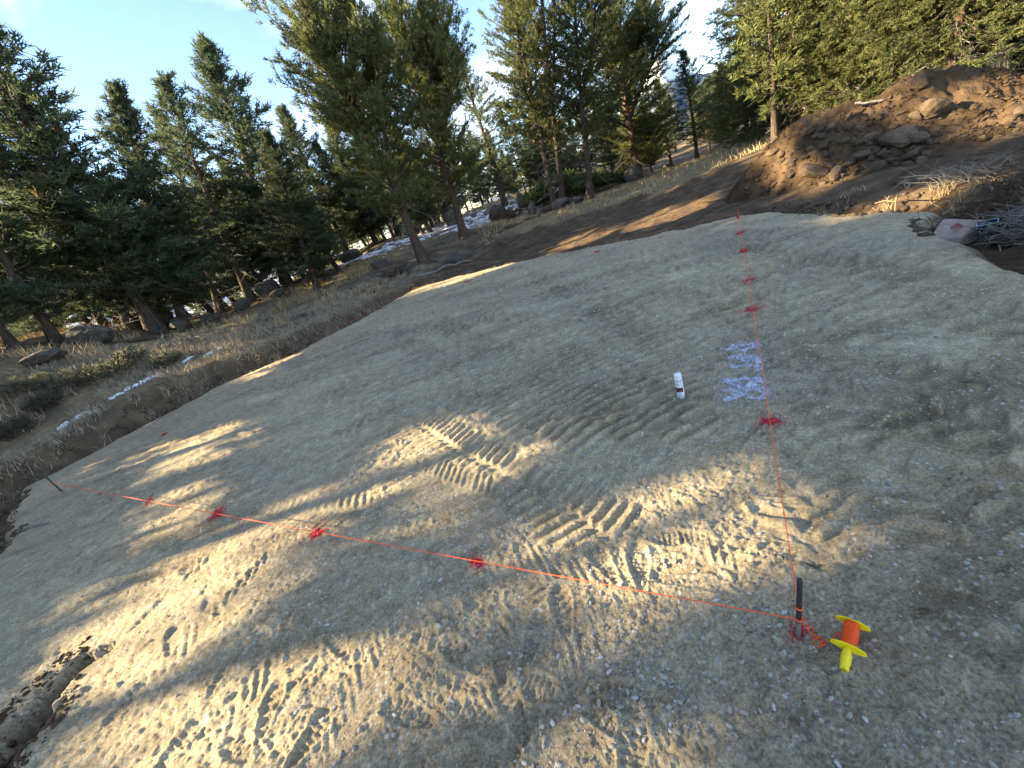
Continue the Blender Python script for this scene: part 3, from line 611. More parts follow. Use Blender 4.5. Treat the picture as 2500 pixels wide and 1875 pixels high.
    z = z - (0.06 + 0.36 * np.clip(s / L, 0, 1)) * gl * (0.8 + 0.5 * fbm(x * 9, y * 9, 73, 3))
    pad_z.soil = np.clip(gl * 1.2, 0, 1) * smooth(0.05, 0.3, s / L) * smooth(0.2, 0.45, fbm(x * 5, y * 5, 75, 3) + 0.15)
    out = smooth(-0.12, 0.30, sd)
    z = z * (1 - 0.75 * smooth(-0.9, -0.15, sd) * (y > 2.6))
    pad_z.soil = np.maximum(pad_z.soil, smooth(-0.02, 0.16, sd + (fbm(x * 6, y * 6, 77, 2) - 0.5) * 0.2))
    return z * (1 - out) - 0.34 * out - 0.02 * smooth(-0.5, 0, sd)

# dirt strip beyond the pad and around the mound; straw on the meadow and the bank
DIRT = [(-2.9, 15.4), (-2.3, 16.6), (-1.2, 18.7), (1.3, 19.8), (4.3, 19.8), (6.8, 18.2), (8.6, 16.4), (10.4, 15.9), (12.2, 15.2), (12.5, 12.5), (14.0, 11.0), (14, 4.5), (7, 2.6), (4.4, 2.4), (4.4, 7), (-1, 13)]
def zones(x, y, sd):
    dd = poly_sd(x, y, DIRT) + (fbm(x * 0.9, y * 0.9, 81, 3) - 0.5) * 1.6
    dirt = smooth(0.35, -0.35, dd)
    dirt = np.maximum(dirt, smooth(0.95 + 0.4 * (x < 1), 0.55 + 0.3 * (x < 1), sd + (fbm(x * 3, y * 3, 83, 2) - 0.5) * 0.3))
    mead = smooth(-0.6, 0.6, (x - 2.5) + 0.0 * y) * smooth(44, 34, np.hypot(x, y)) * (1 - smooth(0.5, -0.5, 11.0 - x) * smooth(20, 14, y))
    bank = smooth(4.6, 2.6, sd) * (x < 1)
    straw = np.clip(np.maximum(mead * smooth(0.3, 0.5, fbm(x * 0.6, y * 0.6, 85, 3) + 0.1), bank * smooth(0.38, 0.62, fbm(x * 0.9, y * 0.9, 87, 3))), 0, 1)
    straw = np.maximum(straw, 0.55 * smooth(0.55, 0.7, fbm(x * 0.5, y * 0.5, 89, 3)))
    return np.clip(dirt, 0, 1), straw

def polar(rs, th):
    R_, T_ = np.meshgrid(rs, th, indexing='ij')
    x, y = R_ * np.sin(T_), R_ * np.cos(T_)
    nr, nt = R_.shape
    i, j = np.meshgrid(np.arange(nr - 1), np.arange(nt), indexing='ij')
    j2 = (j + 1) % nt
    q = np.stack([i * nt + j, (i + 1) * nt + j, (i + 1) * nt + j2, i * nt + j2], -1).reshape(-1, 4)
    return x.ravel(), y.ravel(), q

def geo(a, b, k):
    n = int(math.log(b / a) / k) + 1
    return a * np.exp(np.linspace(0, math.log(b / a), n))

# ---- gravel pad (fine near the camera, coarser away)
th = np.concatenate([np.arange(rad(-76), rad(80), 0.0032), np.arange(rad(80.5), rad(283.5), rad(2.5))])
px_, py_, q = polar(np.concatenate([[0.02, 0.1, 0.2], 1.8 * np.tan(np.linspace(math.atan(0.30 / 1.8), math.atan(17.5 / 1.8), 640))]), th)
sd = pad_sd(px_, py_)
pz = pad_z(px_, py_, sd)
psoil, ptone = pad_z.soil, pad_z.tone
keep = (sd[q].min(1) < 0.4)
q = q[keep]
used = np.unique(q)
remap = np.full(len(px_), -1); remap[used] = np.arange(len(used))
pad = mesh_obj('gravel_pad', np.c_[px_, py_, pz][used], quads=remap[q], mat=MAT['pad'], smooth=True, attrs={'soil': psoil[used], 'tone': ptone[used]})
tag(pad, kind='structure')

# ---- natural ground, with the dug dirt strip as its own piece
th = np.concatenate([np.arange(rad(-62), rad(72), 0.0085), np.arange(rad(72.5), rad(297.5), rad(2.5))])
gx, gy, q = polar(np.concatenate([[0.3, 1.0], geo(1.8, 160.0, 0.0115), [230, 400, 800]]), th)
sd = pad_sd(gx, gy)
gz = ground_z(gx, gy, sd)
gd, gs = zones(gx, gy, sd)
# wheel ruts along the dirt strip
for off in (0.0, 1.5):
    s, t, L = line_st(gx, gy, [(-1.5, 16.0 + off * 0.6), (3.0, 14.2 + off), (6.5, 11.8 + off), (9.0, 11.6 + off)])
    gz = gz - 0.05 * np.exp(-(t / 0.22) ** 2) + 0.012 * np.exp(-(t / 0.25) ** 2) * np.sin(s * 2 * np.pi / 0.22)
keep = (sd[q].max(1) > -0.3)
q = q[keep]
isd = gd[q].mean(1) > 0.5
V = np.c_[gx, gy, gz]
def sub(name, qs):
    u = np.unique(qs)
    rm = np.full(len(V), -1); rm[u] = np.arange(len(u))
    return tag(mesh_obj(name, V[u], quads=rm[qs], mat=MAT['ground'], smooth=True, attrs={'dirt': gd[u], 'straw': gs[u]}), kind='structure')
sub('ground', q[~isd])
sub('dirt_road', q[isd])

# ------------------------------------------------------------------ far hills
def hill(name, az0, az1, dist, depth, prof, mat, n=120, seed=5):
    az = np.linspace(rad(az0), rad(az1), n)
    rows = 26
    vs = []
    for k in range(rows):
        f = k / (rows - 1)
        r_ = dist + depth * f
        hh = np.array([prof(math.degrees(a)) for a in az])
        z = -14 + (hh * dist + 14) * (smooth(0, 1, np.full(n, f * 1.0)))
        z = z + (fbm(az * 60 + seed, np.full(n, f * 9.0), seed, 5) - 0.5) * 0.30 * hh * dist * math.sin(math.pi * min(1, f * 0.9 + 0.05))
        vs.append(np.c_[r_ * np.sin(az), r_ * np.cos(az), z])
    V_ = np.concatenate(vs)
    i, j = np.meshgrid(np.arange(rows - 1), np.arange(n - 1), indexing='ij')
    qq = np.stack([i * n + j, i * n + j + 1, (i + 1) * n + j + 1, (i + 1) * n + j], -1).reshape(-1, 4)
    return tag(mesh_obj(name, V_, quads=qq, mat=mat, smooth=True), kind='structure')

snowm, nt, b = new_mat('snowy_slope')
n = noise_node(nt, 0.05, 8, 0.7)
r = ramp(nt, [(0.40, (0.78, 0.80, 0.84)), (0.62, (0.70, 0.71, 0.74)), (0.70, (0.22, 0.20, 0.17))])
nt.links.new(n.outputs['Fac'], r.inputs['Fac']); nt.links.new(r.outputs['Color'], b.inputs['Base Color'])
b.inputs['Roughness'].default_value = 0.9
hill('snowy_hillside', -85, -4, 260, 190, lambda a: 0.115 * float(smooth(-8, -36, a)) + 0.006, snowm)

mtm, nt, b = new_mat('far_mountain')
t = nt.nodes.new('ShaderNodeNewGeometry')
sx = nt.nodes.new('ShaderNodeSeparateXYZ'); nt.links.new(t.outputs['Position'], sx.inputs[0])
n = noise_node(nt, 0.008, 8, 0.7)
ma = nt.nodes.new('ShaderNodeMath'); ma.operation = 'MULTIPLY_ADD'
ma.inputs[1].default_value = 260.0
nt.links.new(n.outputs['Fac'], ma.inputs[0]); nt.links.new(sx.outputs['Z'], ma.inputs[2])
mrn = nt.nodes.new('ShaderNodeMapRange'); mrn.inputs['From Min'].default_value = 440; mrn.inputs['From Max'].default_value = 490
nt.links.new(ma.outputs[0], mrn.inputs['Value'])
nt.links.new(mix(nt, mrn.outputs['Result'], (0.07, 0.095, 0.13), (0.8, 0.82, 0.86)), b.inputs['Base Color'])
b.inputs['Roughness'].default_value = 1.0
def mprof(a):
    return 0.136 * math.exp(-((a - 27.2) / 3.2) ** 2) + 0.105 * math.exp(-((a - 33) / 5.5) ** 2) + 0.05 * math.exp(-((a - 18) / 10) ** 2)
hill('mountain', 4, 62, 2600, 1300, mprof, mtm, 160, 11)

# ------------------------------------------------------------------ trees
def tube(path, radii, sides=8, rough=0.0, seed=0, cap=True):
    """Tapered tube along a 3-D path -> verts, quads."""
    P = np.asarray(path, float)
    n = len(P)
    T = np.gradient(P, axis=0)
    T /= np.linalg.norm(T, axis=1)[:, None] + 1e-9
    ref = np.array([0.31, 0.17, 0.94]) if abs(T[0, 2]) < 0.9 else np.array([0.97, 0.2, 0.1])
    A = np.cross(T, ref); A /= np.linalg.norm(A, axis=1)[:, None] + 1e-9
    B = np.cross(T, A)
    a = np.linspace(0, 2 * np.pi, sides, endpoint=False)
    rr = np.asarray(radii, float)[:, None] * np.ones(sides)[None, :]
    if rough:
        rr = rr * (1 + rough * (np.random.default_rng(seed).random((n, sides)) - 0.5) * 2)
    v = P[:, None, :] + rr[:, :, None] * (np.cos(a)[None, :, None] * A[:, None, :] + np.sin(a)[None, :, None] * B[:, None, :])
    i, j = np.meshgrid(np.arange(n - 1), np.arange(sides), indexing='ij')
    j2 = (j + 1) % sides
    q = np.stack([i * sides + j, i * sides + j2, (i + 1) * sides + j2, (i + 1) * sides + j], -1).reshape(-1, 4)
    return v.reshape(-1, 3), q

class Geo:
    def __init__(s): s.v, s.q, s.n = [], [], 0
    def add(s, v, q):
        s.v.append(v); s.q.append(q + s.n); s.n += len(v)
    def tube(s, *a, **k): s.add(*tube(*a, **k))
    def get(s): return np.concatenate(s.v), np.concatenate(s.q)

def unit(v):
    return v / (np.linalg.norm(v, axis=-1, keepdims=True) + 1e-9)

def cards(C, D, per, length, width, r, spread=0.62):
    """Needle sprays: `per` slim needle-spray triangles round each tuft centre C, leaning along D."""
    n = len(C)
    Dr = np.repeat(D, per, 0)
    d = unit(Dr + r.normal(0, spread, (n * per, 3)))
    c = np.repeat(C, per, 0) + Dr * r.uniform(-0.8, 0.8, (n * per, 1)) * length + r.normal(0, 0.2, (n * per, 3)) * length
    s = unit(np.cross(d, r.normal(0, 1, (n * per, 3))))
    L = length * r.uniform(0.6, 1.3, (n * per, 1))
    w = width * r.uniform(0.7, 1.3, (n * per, 1))
    v = np.stack([c - s * w * 0.5, c + s * w * 0.5, c + d * L], 1)
    return v.reshape(-1, 3), np.arange(n * per * 3).reshape(-1, 3)

SPEC = {
    # H, R, crown base, profile, branches, twig spacing, spray length / width / number, lift, dead branches, heads, stem radius, thinning
    'dense':    dict(H=8.0, R=1.85, base=0.10, n=175, prof='cone', step=0.19, L=0.14, w=0.034, per=18, up=0.08, dead=12, heads=1, r0=0.12, thin=0.24),
    'open':     dict(H=8.0, R=1.9, base=0.20, n=105, prof='cone', step=0.19, L=0.135, w=0.032, per=17, up=0.12, dead=20, heads=1, r0=0.11, thin=0.36),
    'broad':    dict(H=10.5, R=3.0, base=0.18, n=130, prof='oval', step=0.20, L=0.145, w=0.034, per=19, up=0.28, dead=34, heads=4, r0=0.22, thin=0.43),
    'tall':     dict(H=11.5, R=2.5, base=0.25, n=115, prof='oval', step=0.205, L=0.145, w=0.034, per=19, up=0.24, dead=24, heads=2, r0=0.17, thin=0.45),
    'round':    dict(H=3.3, R=1.3, base=0.16, n=70, prof='oval', step=0.12, L=0.13, w=0.040, per=11, up=0.35, dead=2, heads=1, r0=0.06, thin=0.30),
    'drooping': dict(H=10.0, R=3.0, base=0.08, n=170, prof='cone', step=0.19, L=0.115, w=0.027, per=22, up=-0.20, dead=60, heads=1, r0=0.19, thin=0.33),
    'puffy':    dict(H=8.0, R=2.8, base=0.08, n=110, prof='oval', step=0.19, L=0.11, w=0.026, per=28, up=0.16, dead=10, heads=2, r0=0.095, thin=0.35),
    'thin':     dict(H=8.0, R=1.6, base=0.10, n=70, prof='cone', step=0.30, L=0.19, w=0.046, per=17, up=0.02, dead=8, heads=1, r0=0.09, thin=0.30),
    'grove':    dict(H=8.0, R=2.2, base=0.03, n=95, prof='oval', step=0.27, L=0.28, w=0.17, per=5, up=0.05, dead=0, heads=1, r0=0.11, thin=0.20),
}

def grow(kind, seed):
    p = SPEC[kind]
    r = np.random.default_rng(seed)
    H, R = p['H'], p['R']
    # stem with a slight sweep
    k = 15
    zz = np.linspace(0, 1, k)
    bend = r.normal(0, 0.022 * H, 2)
    ph = r.uniform(0, 6.28)
    ax = np.c_[bend[0] * np.sin(zz * 2.6) * zz + 0.010 * H * np.sin(zz * 9 + ph) * zz * (1 - zz), bend[1] * np.sin(zz * 2.2) * zz + 0.010 * H * np.cos(zz * 8 + ph) * zz * (1 - zz), zz * H]
    ax[:, :2] -= ax[-1, :2] * zz[:, None] ** 2
    rad_ = p['r0'] * (1 - zz) ** 0.85 + 0.012
    rad_[0] *= 1.55; rad_[1] *= 1.08
    trunk = Geo(); trunk.tube(ax, rad_, 10, 0.10, seed)
    limbs = Geo()
    stems = [(ax, 1.0, np.zeros(2))]
    for hI in range(p['heads'] - 1):                     # extra leaders forking from the stem
        f0 = r.uniform(0.30, 0.5)
        a = r.uniform(0, 6.28)
        off = R * r.uniform(0.35, 0.6)
        top = H * r.uniform(0.80, 0.97)
        st = np.array([np.interp(f0, zz, ax[:, c]) for c in range(3)])
        u = np.linspace(0, 1, 9)[:, None]
        path = st * (1 - u) + np.array([st[0] + math.cos(a) * off, st[1] + math.sin(a) * off, top]) * u
        path[:, :2] += (np.array([math.cos(a), math.sin(a)]) * off * 0.35) * np.sin(u * math.pi)
        limbs.tube(path, p['r0'] * 0.5 * (1 - u[:, 0]) + 0.012, 7, 0.08, seed + hI)
        stems.append((path, 0.62, None))
    C, D = [], []
    nb = p['n']
    per_stem = [int(nb * (1.0 if i == 0 else 0.42)) for i in range(len(stems))]
    for si, (path, rs, _) in enumerate(stems):
        z0 = p['base'] * H if si == 0 else path[0, 2] + 0.25 * (path[-1, 2] - path[0, 2])
        zt = path[-1, 2]
        m = per_stem[si]
        for i in range(m):
            u = (i + r.uniform(0, 1)) / m
            z = z0 + (zt - z0) * u ** 0.92
            st = np.array([np.interp(z, path[:, 2], path[:, c]) for c in range(3)])
            t = (z - z0) / (zt - z0)
            if p['prof'] == 'cone':
                pr = (1 - t) ** 0.72 * (0.55 + 0.45 * min(1, t * 5))
            else:
                pr = math.sin(math.pi * (0.20 + 0.80 * t) ** 0.8) ** 0.75 * (0.75 + 0.25 * min(1, t * 4))
            Lb = max(0.16, R * rs * pr * r.uniform(0.55, 1.18))
            if r.random() < 0.07: Lb *= 1.3
            a = i * 2.39996 + r.normal(0, 0.5)
            el = p['up'] + 0.95 * t ** 1.6 + r.normal(0, 0.14)
            d0 = np.array([math.cos(a) * math.cos(el), math.sin(a) * math.cos(el), math.sin(el)])
            uu = np.linspace(0, 1, 6)[:, None]
            sag = (-0.22 if p['up'] < 0 else 0.05) * Lb
            bp = st + d0 * Lb * uu + np.array([0, 0, 1.0]) * (sag * np.sin(uu * math.pi) + 0.13 * Lb * uu ** 2.2)
            limbs.tube(bp, np.linspace(0.010 + 0.012 * Lb, 0.004, 6), 4)
            tang = unit(np.gradient(bp, axis=0))
            side = unit(np.cross(d0, [0, 0, 1.0]))
            # tufts on the branch itself
            ns = max(2, int(Lb * 0.75 / p['step'] * 1.3))
            for s_ in np.linspace(0.3, 1.0, ns):
                c = np.array([np.interp(s_, uu[:, 0], bp[:, q_]) for q_ in range(3)])
                C.append(c + r.normal(0, 0.03, 3)); D.append(d0 * 0.9 + np.array([0, 0, 0.35]))
            # side twigs
            nt_ = max(2, int(Lb / 0.26))
            for s_ in np.linspace(0.22, 0.95, nt_):
                c = np.array([np.interp(s_, uu[:, 0], bp[:, q_]) for q_ in range(3)])
                for sg in (-1, 1):
                    Lt = Lb * 0.42 * (1.05 - s_ * 0.75) * r.uniform(0.6, 1.25)
                    dt = unit(d0 * 0.7 + side * sg * r.uniform(0.5, 1.0) + np.array([0, 0, r.normal(0.08 if p['up'] > -0.1 else -0.32, 0.22)]))
                    mt = max(1, int(Lt / p['step']))
                    for w_ in range(1, mt + 1):
                        C.append(c + dt * Lt * w_ / mt + r.normal(0, 0.045, 3)); D.append(dt + np.array([0, 0, 0.22]))
        # leader tip
        for i in range(7):
            C.append(path[-1] - np.array([0, 0, 0.08 * i])); D.append(np.array([0, 0, 1.2]) + r.normal(0, 0.2, 3))
    C, D = np.array(C), unit(np.array(D))
    # gaps: thin the crown by a clumpy noise
    cl = fbm(C[:, 0] * 1.3 + C[:, 2] * 0.7 + seed, C[:, 1] * 1.3 - C[:, 2] * 0.9, seed, 3)
    keep = cl > p['thin']
    C, D = C[keep], D[keep]
    dead = Geo()
    for i in range(p['dead']):
        z = H * r.uniform(0.05, p['base'] + 0.16)
        st = np.array([np.interp(z, ax[:, 2], ax[:, c]) for c in range(3)])
        a = r.uniform(0, 6.28); L = R * r.uniform(0.15, 0.55)
        uu = np.linspace(0, 1, 5)[:, None]
        d0 = np.array([math.cos(a), math.sin(a), r.normal(-0.15, 0.25)])
        bp = st + d0 * L * uu + np.array([0, 0, 1]) * (-0.25 * L * uu ** 2) + r.normal(0, 0.04, (5, 3)) * uu
        dead.tube(bp, np.linspace(0.016, 0.004, 5), 4)
        for s_ in (0.45, 0.7, 0.85):
            c = st + d0 * L * s_ + np.array([0, 0, 1]) * (-0.25 * L * s_ ** 2)
            e = c + (d0 * 0.5 + r.normal(0, 0.55, 3)) * L * 0.4
            dead.tube([c, (c + e) / 2 + r.normal(0, 0.02, 3), e], [0.007, 0.005, 0.003], 3)
    return dict(spec=p, trunk=trunk.get(), limbs=limbs.get(), dead=dead.get() if dead.v else None, C=C, D=D, seed=seed, kind=kind)

LITA = [(np.array(c_), np.linalg.inv(np.array([u_, v_]).T)) for c_, u_, v_ in LIT]
SH = np.array([to_sun.x, to_sun.y, to_sun.z])
SHH = np.array([math.sin(SUN_AZ), math.cos(SUN_AZ)])
SHP = np.array([-SHH[1], SHH[0]])
def shades_gap(Pw, along=0.45, across=0.15):
    """True for foliage whose shadow would land in one of the sunlit openings on the pad."""
    Q = (Pw - SH[None, :] * (Pw[:, 2:3] / SH[2]))[:, :2]
    out = np.zeros(len(Pw), bool)
    pick = _h(np.floor(Pw[:, 0] * 2.2), np.floor(Pw[:, 1] * 2.2) + 57 * np.floor(Pw[:, 2] * 2.2), 5)
    for da in (-along, -along / 2, 0, along / 2, along):
        for dc in (-across, 0, across):
            for (c_, Mi), st in zip(LITA, LITS):
                ab = (Q + SHH * da + SHP * dc - c_) @ Mi.T
                out |= ((ab ** 2).sum(1) < 0.75) & (pick < st)
    return out

NEEDLE = {'dense': 'dark_needle', 'open': 'dark_needle', 'broad': 'green_needle', 'tall': 'green_needle', 'round': 'bright_needle', 'drooping': 'green_needle', 'puffy': 'bright_needle', 'thin': 'green_needle', 'grove': 'dark_needle'}
BARK = {'broad': 'redbark', 'drooping': 'redbark', 'puffy': 'bark'}
_cache = {}
def tree_meshes(kind, seed):
    key = (kind, seed)
    if key not in _cache:
        g_ = grow(kind, seed)
        r = np.random.default_rng(seed + 99)
        v, q = cards(g_['C'], g_['D'], g_['spec']['per'], g_['spec']['L'], g_['spec']['w'], r)
        ms = {}
        for part, (vv, qq), m in (('trunk', g_['trunk'], MAT[BARK.get(kind, 'bark')]), ('limbs', g_['limbs'], MAT['bark']), *([('dead_branches', g_['dead'], MAT['deadwood'])] if g_['dead'] else []), ('crown', (v, q), MAT[NEEDLE[kind]])):
            o = mesh_obj(part, vv, quads=None if part == 'crown' else qq, tris=qq if part == 'crown' else None, mat=m, smooth=part in ('trunk', 'limbs'))
            ms[part] = o.data
            bpy.data.objects.remove(o)
        _cache[key] = (g_, ms)
    return _cache[key]

def tree_matrix(base, top, width, spec, spin):
    b_, t_ = Vector(base), Vector(top)
    axis = t_ - b_
    h = axis.length
    rot = Vector((0, 0, 1)).rotation_difference(axis.normalized())
    sxy = width / 2 / spec['R']
    sz = h / spec['H']
    sxy = min(max(sxy, 0.55 * sz), 1.4 * sz)
    M = Matrix.Translation(b_) @ rot.to_matrix().to_4x4() @ Matrix.Rotation(spin, 4, 'Z') @ Matrix.Diagonal((sxy, sxy, sz, 1))
    return M

tri_count = {}
def plant(kind, seed, base, top, width, label, group=None, spin=None, prune=False, name=None, foliage=None):
    g_, ms = tree_meshes(kind, seed)
    M = tree_matrix(base, top, width, g_['spec'], spin if spin is not None else random.Random(hash((round(base[0] * 7), round(base[1] * 7)))).uniform(0, 6.28))
    root = bpy.data.objects.new(name or ('fir_tree' if kind in ('dense', 'drooping') else 'pine_tree'), None)
    root.empty_display_size = 0.5
    COL.objects.link(root)
    root.matrix_world = M
    tag(root, label, 'tree', group)
    for part in ms:
        if part == 'crown' and prune:
            Ma = np.array(M)
            Cw = g_['C'] @ Ma[:3, :3].T + Ma[:3, 3]
            ok = ~shades_gap(Cw, 0.72, 0.24) if kind == 'grove' else ~shades_gap(Cw)
            r = np.random.default_rng(seed + 5)
            v, q = cards(g_['C'][ok], g_['D'][ok], g_['spec']['per'], g_['spec']['L'], g_['spec']['w'], r)
            mesh_obj('crown', v, tris=q, mat=MAT[foliage or NEEDLE[kind]], parent=root)
        elif part == 'limbs' and prune:
            v, q = g_['limbs']
            cw = v[q].mean(1) @ np.array(M)[:3, :3].T + np.array(M)[:3, 3]
            mesh_obj('limbs', v, quads=q[~shades_gap(cw, 0.1, 0.05)], mat=MAT['bark'], parent=root)
        else:
            link_mesh(part, ms[part], parent=root)
    return root

def gz0(x, y):
    return float(ground_z(np.array([x]), np.array([y]))[0])
for i, (kind, base, top, width, label) in enumerate(TREES):
    z = float(ground_z(np.array([base[0]]), np.array([base[1]]))[0])
    b_ = (base[0], base[1], z - 0.06)
    sd_ = {'dense': [11, 12], 'open': [21, 21], 'broad': [31, 32], 'tall': [41, 42], 'round': [51], 'drooping': [61, 61], 'puffy': [71, 71]}[kind]
    rt_ = plant(kind, sd_[i % len(sd_)], b_, top, width, label, 'conifers round the gravel pad', spin=i * 2.1, prune=i < 2)
    if 'pink tape' in label:
        a = np.linspace(0, 2 * np.pi, 14)
        g_ = _cache[(kind, sd_[i % len(sd_)])][0]
        zt = g_['spec']['H'] * 0.145
        ring = [(math.cos(t_) * 0.165, math.sin(t_) * 0.165, zt + 0.02 * math.sin(t_)) for t_ in a]
        gg = Geo(); gg.tube(ring, [0.02] * 14, 5)
        gg.tube([(0.16, 0, zt), (0.22, 0.02, zt - 0.10), (0.24, 0.05, zt - 0.34)], [0.018, 0.016, 0.012], 4)
        mesh_obj('ribbon', *gg.get()[:1], quads=gg.get()[1], mat=MAT['pink'], parent=rt_)

# the grove just outside the picture on the left: unseen crowns that shade the pad, gaps cut in them for sun patches
rr_ = random.Random(4)
gi_ = 0
for row, (ds, hh, step, off) in enumerate(((13.5, 8.5, 2.5, 0.0), (19.0, 11.5, 2.5, 1.2), (26.0, 14.0, 2.7, 0.4))):
    k_ = -4.6 + off
    while k_ < 17:
        kk = k_ + rr_.uniform(-0.3, 0.3)
        x, y = SHH[0] * ds + SHP[0] * kk * (1 if SHP[1] > 0 else -1), SHH[1] * ds + abs(SHP[1]) * kk
        k_ += step
        if math.degrees(math.atan2(x, y)) > -56 + row * 0.5:
            continue
        z = float(ground_z(np.array([x]), np.array([y]))[0])
        h = hh + rr_.uniform(-0.6, 0.6)
        plant('grove', 91 + gi_ % 2, (x, y, z - 0.05), (x + rr_.uniform(-.3, .3), y + rr_.uniform(-.3, .3), z + h), 4.4, 'dark fir in the grove outside the picture on the left', 'firs of the grove beside the pad', spin=gi_ * 1.7, prune=True, name='fir_tree')
        gi_ += 1

# second rows: crowding behind the left trees, and behind the mound
rs2 = random.Random(8)
for i in range(26):
    az = rad(-47 + i * 1.75 + rs2.uniform(-0.7, 0.7)); d = rs2.uniform(25, 37) + (3 if i % 2 else 0)
    x, y = d * math.sin(az), d * math.cos(az)
    if any((x - t_[1][0]) ** 2 + (y - t_[1][1]) ** 2 < 2.0 for t_ in TREES): continue
    z = gz0(x, y); h = rs2.uniform(5.5, 8.0)
    plant('dense', 11 + i % 2, (x, y, z - 0.06), (x + rs2.uniform(-1.6, -.4), y, z + h), h * rs2.uniform(0.48, 0.62), 'shaded fir crowding behind the leaning left trees', 'shaded firs behind the left trees', spin=i * 2.3)
for i in range(16):
    az = rad(39 + i * 1.6 + rs2.uniform(-0.6, 0.6)); d = rs2.uniform(19, 33)
    x, y = d * math.sin(az), d * math.cos(az)
    if any((x - t_[1][0]) ** 2 + (y - t_[1][1]) ** 2 < 2.0 for t_ in TREES): continue
    z = gz0(x, y); h = rs2.uniform(6.5, 9.5)
    plant(('puffy', 'drooping')[i % 2], (71, 61)[i % 2], (x, y, z - 0.06), (x + rs2.uniform(-.4, .4), y, z + h), h * rs2.uniform(0.5, 0.62), 'sunlit conifer in the thick wood behind the mound', 'conifers in the wood behind the mound', spin=i * 1.9)

for i in range(34):
    az = rad(-8 + i * 1.32 + rs2.uniform(-0.5, 0.5)); d = rs2.uniform(36, 50)
    if rad(25.5) < az < rad(30): continue
    x, y = d * math.sin(az), d * math.cos(az)
    z = gz0(x, y); h = rs2.uniform(4.2, 7.2)
    plant(('open', 'dense')[i % 2], (21, 11)[i % 2], (x, y, z - 0.06), (x + rs2.uniform(-.4, .4), y, z + h), h * rs2.uniform(0.5, 0.66), 'low branched fir closing the gap behind the tall pines', 'firs closing the gaps behind the tall pines', spin=i * 2.7)

# forest behind
rf = random.Random(12)
spots = []
tries = 0
while len(spots) < 120 and tries < 6000:
    tries += 1
    az = rad(rf.uniform(-46, 66)); d = rf.uniform(31, 66)
    if az > rad(36): d = rf.uniform(20, 48)
    x, y = d * math.sin(az), d * math.cos(az)
    if az < rad(-4) and d < 38: continue
    if rad(24) < az < rad(30.5) and d < 50: continue
    if any((x - a) ** 2 + (y - b2) ** 2 < 3.2 for a, b2 in spots) or any((x - t_[1][0]) ** 2 + (y - t_[1][1]) ** 2 < 4 for t_ in TREES): continue
    spots.append((x, y))
for i, (x, y) in enumerate(spots):
    z = float(ground_z(np.array([x]), np.array([y]))[0])
    d = math.hypot(x, y)
    az = math.degrees(math.atan2(x, y))
    h = rf.uniform(5.0, 8.0) * (0.75 if 8 < az < 36 else 1.0) * (0.8 if az < -15 else 1.0)
    if az > 36: h *= 1.25
    plant('thin', 81 + i % 3, (x, y, z - 0.08), (x + rf.uniform(-.5, .3), y, z + h), h * rf.uniform(0.36, 0.52), 'slender conifer in the shaded forest behind the front trees', 'slender conifers of the forest behind', spin=i * 1.3, name='forest_tree')

# ------------------------------------------------------------------ rocks
def rock_mesh(name, seed, sub_=2, flat=0.65, jag=0.35, mat=None):
    bm = bmesh.new()
    bmesh.ops.create_icosphere(bm, subdivisions=sub_, radius=0.5)
    r = np.random.default_rng(seed)
    dirs = unit(r.normal(0, 1, (9, 3)))
    offs = r.uniform(0.30, 0.46, 9)
    for v in bm.verts:
        p = np.array(v.co)
        for d_, o_ in zip(dirs, offs):            # planar facets cut into the ball
            k = p @ d_ - o_
            if k > 0:
                p = p - d_ * k * 0.9
        p = p * (1 + jag * (r.random() - 0.5) * 0.35)
        v.co = Vector((p[0] * 1.1, p[1] * 0.95, p[2] * flat))
    me = bpy.data.meshes.new(name)
    bm.to_mesh(me); bm.free()
    if mat: me.materials.append(mat)
    if flat < 0.6 or sub_ < 2:
        me.polygons.foreach_set('use_smooth', np.ones(len(me.polygons), dtype=bool))
    return me

def gz1(x, y):
    return float(ground_z(np.array([x]), np.array([y]))[0])
def pz1(x, y):
    return float(pad_z(np.array([float(x)]), np.array([float(y)]))[0])

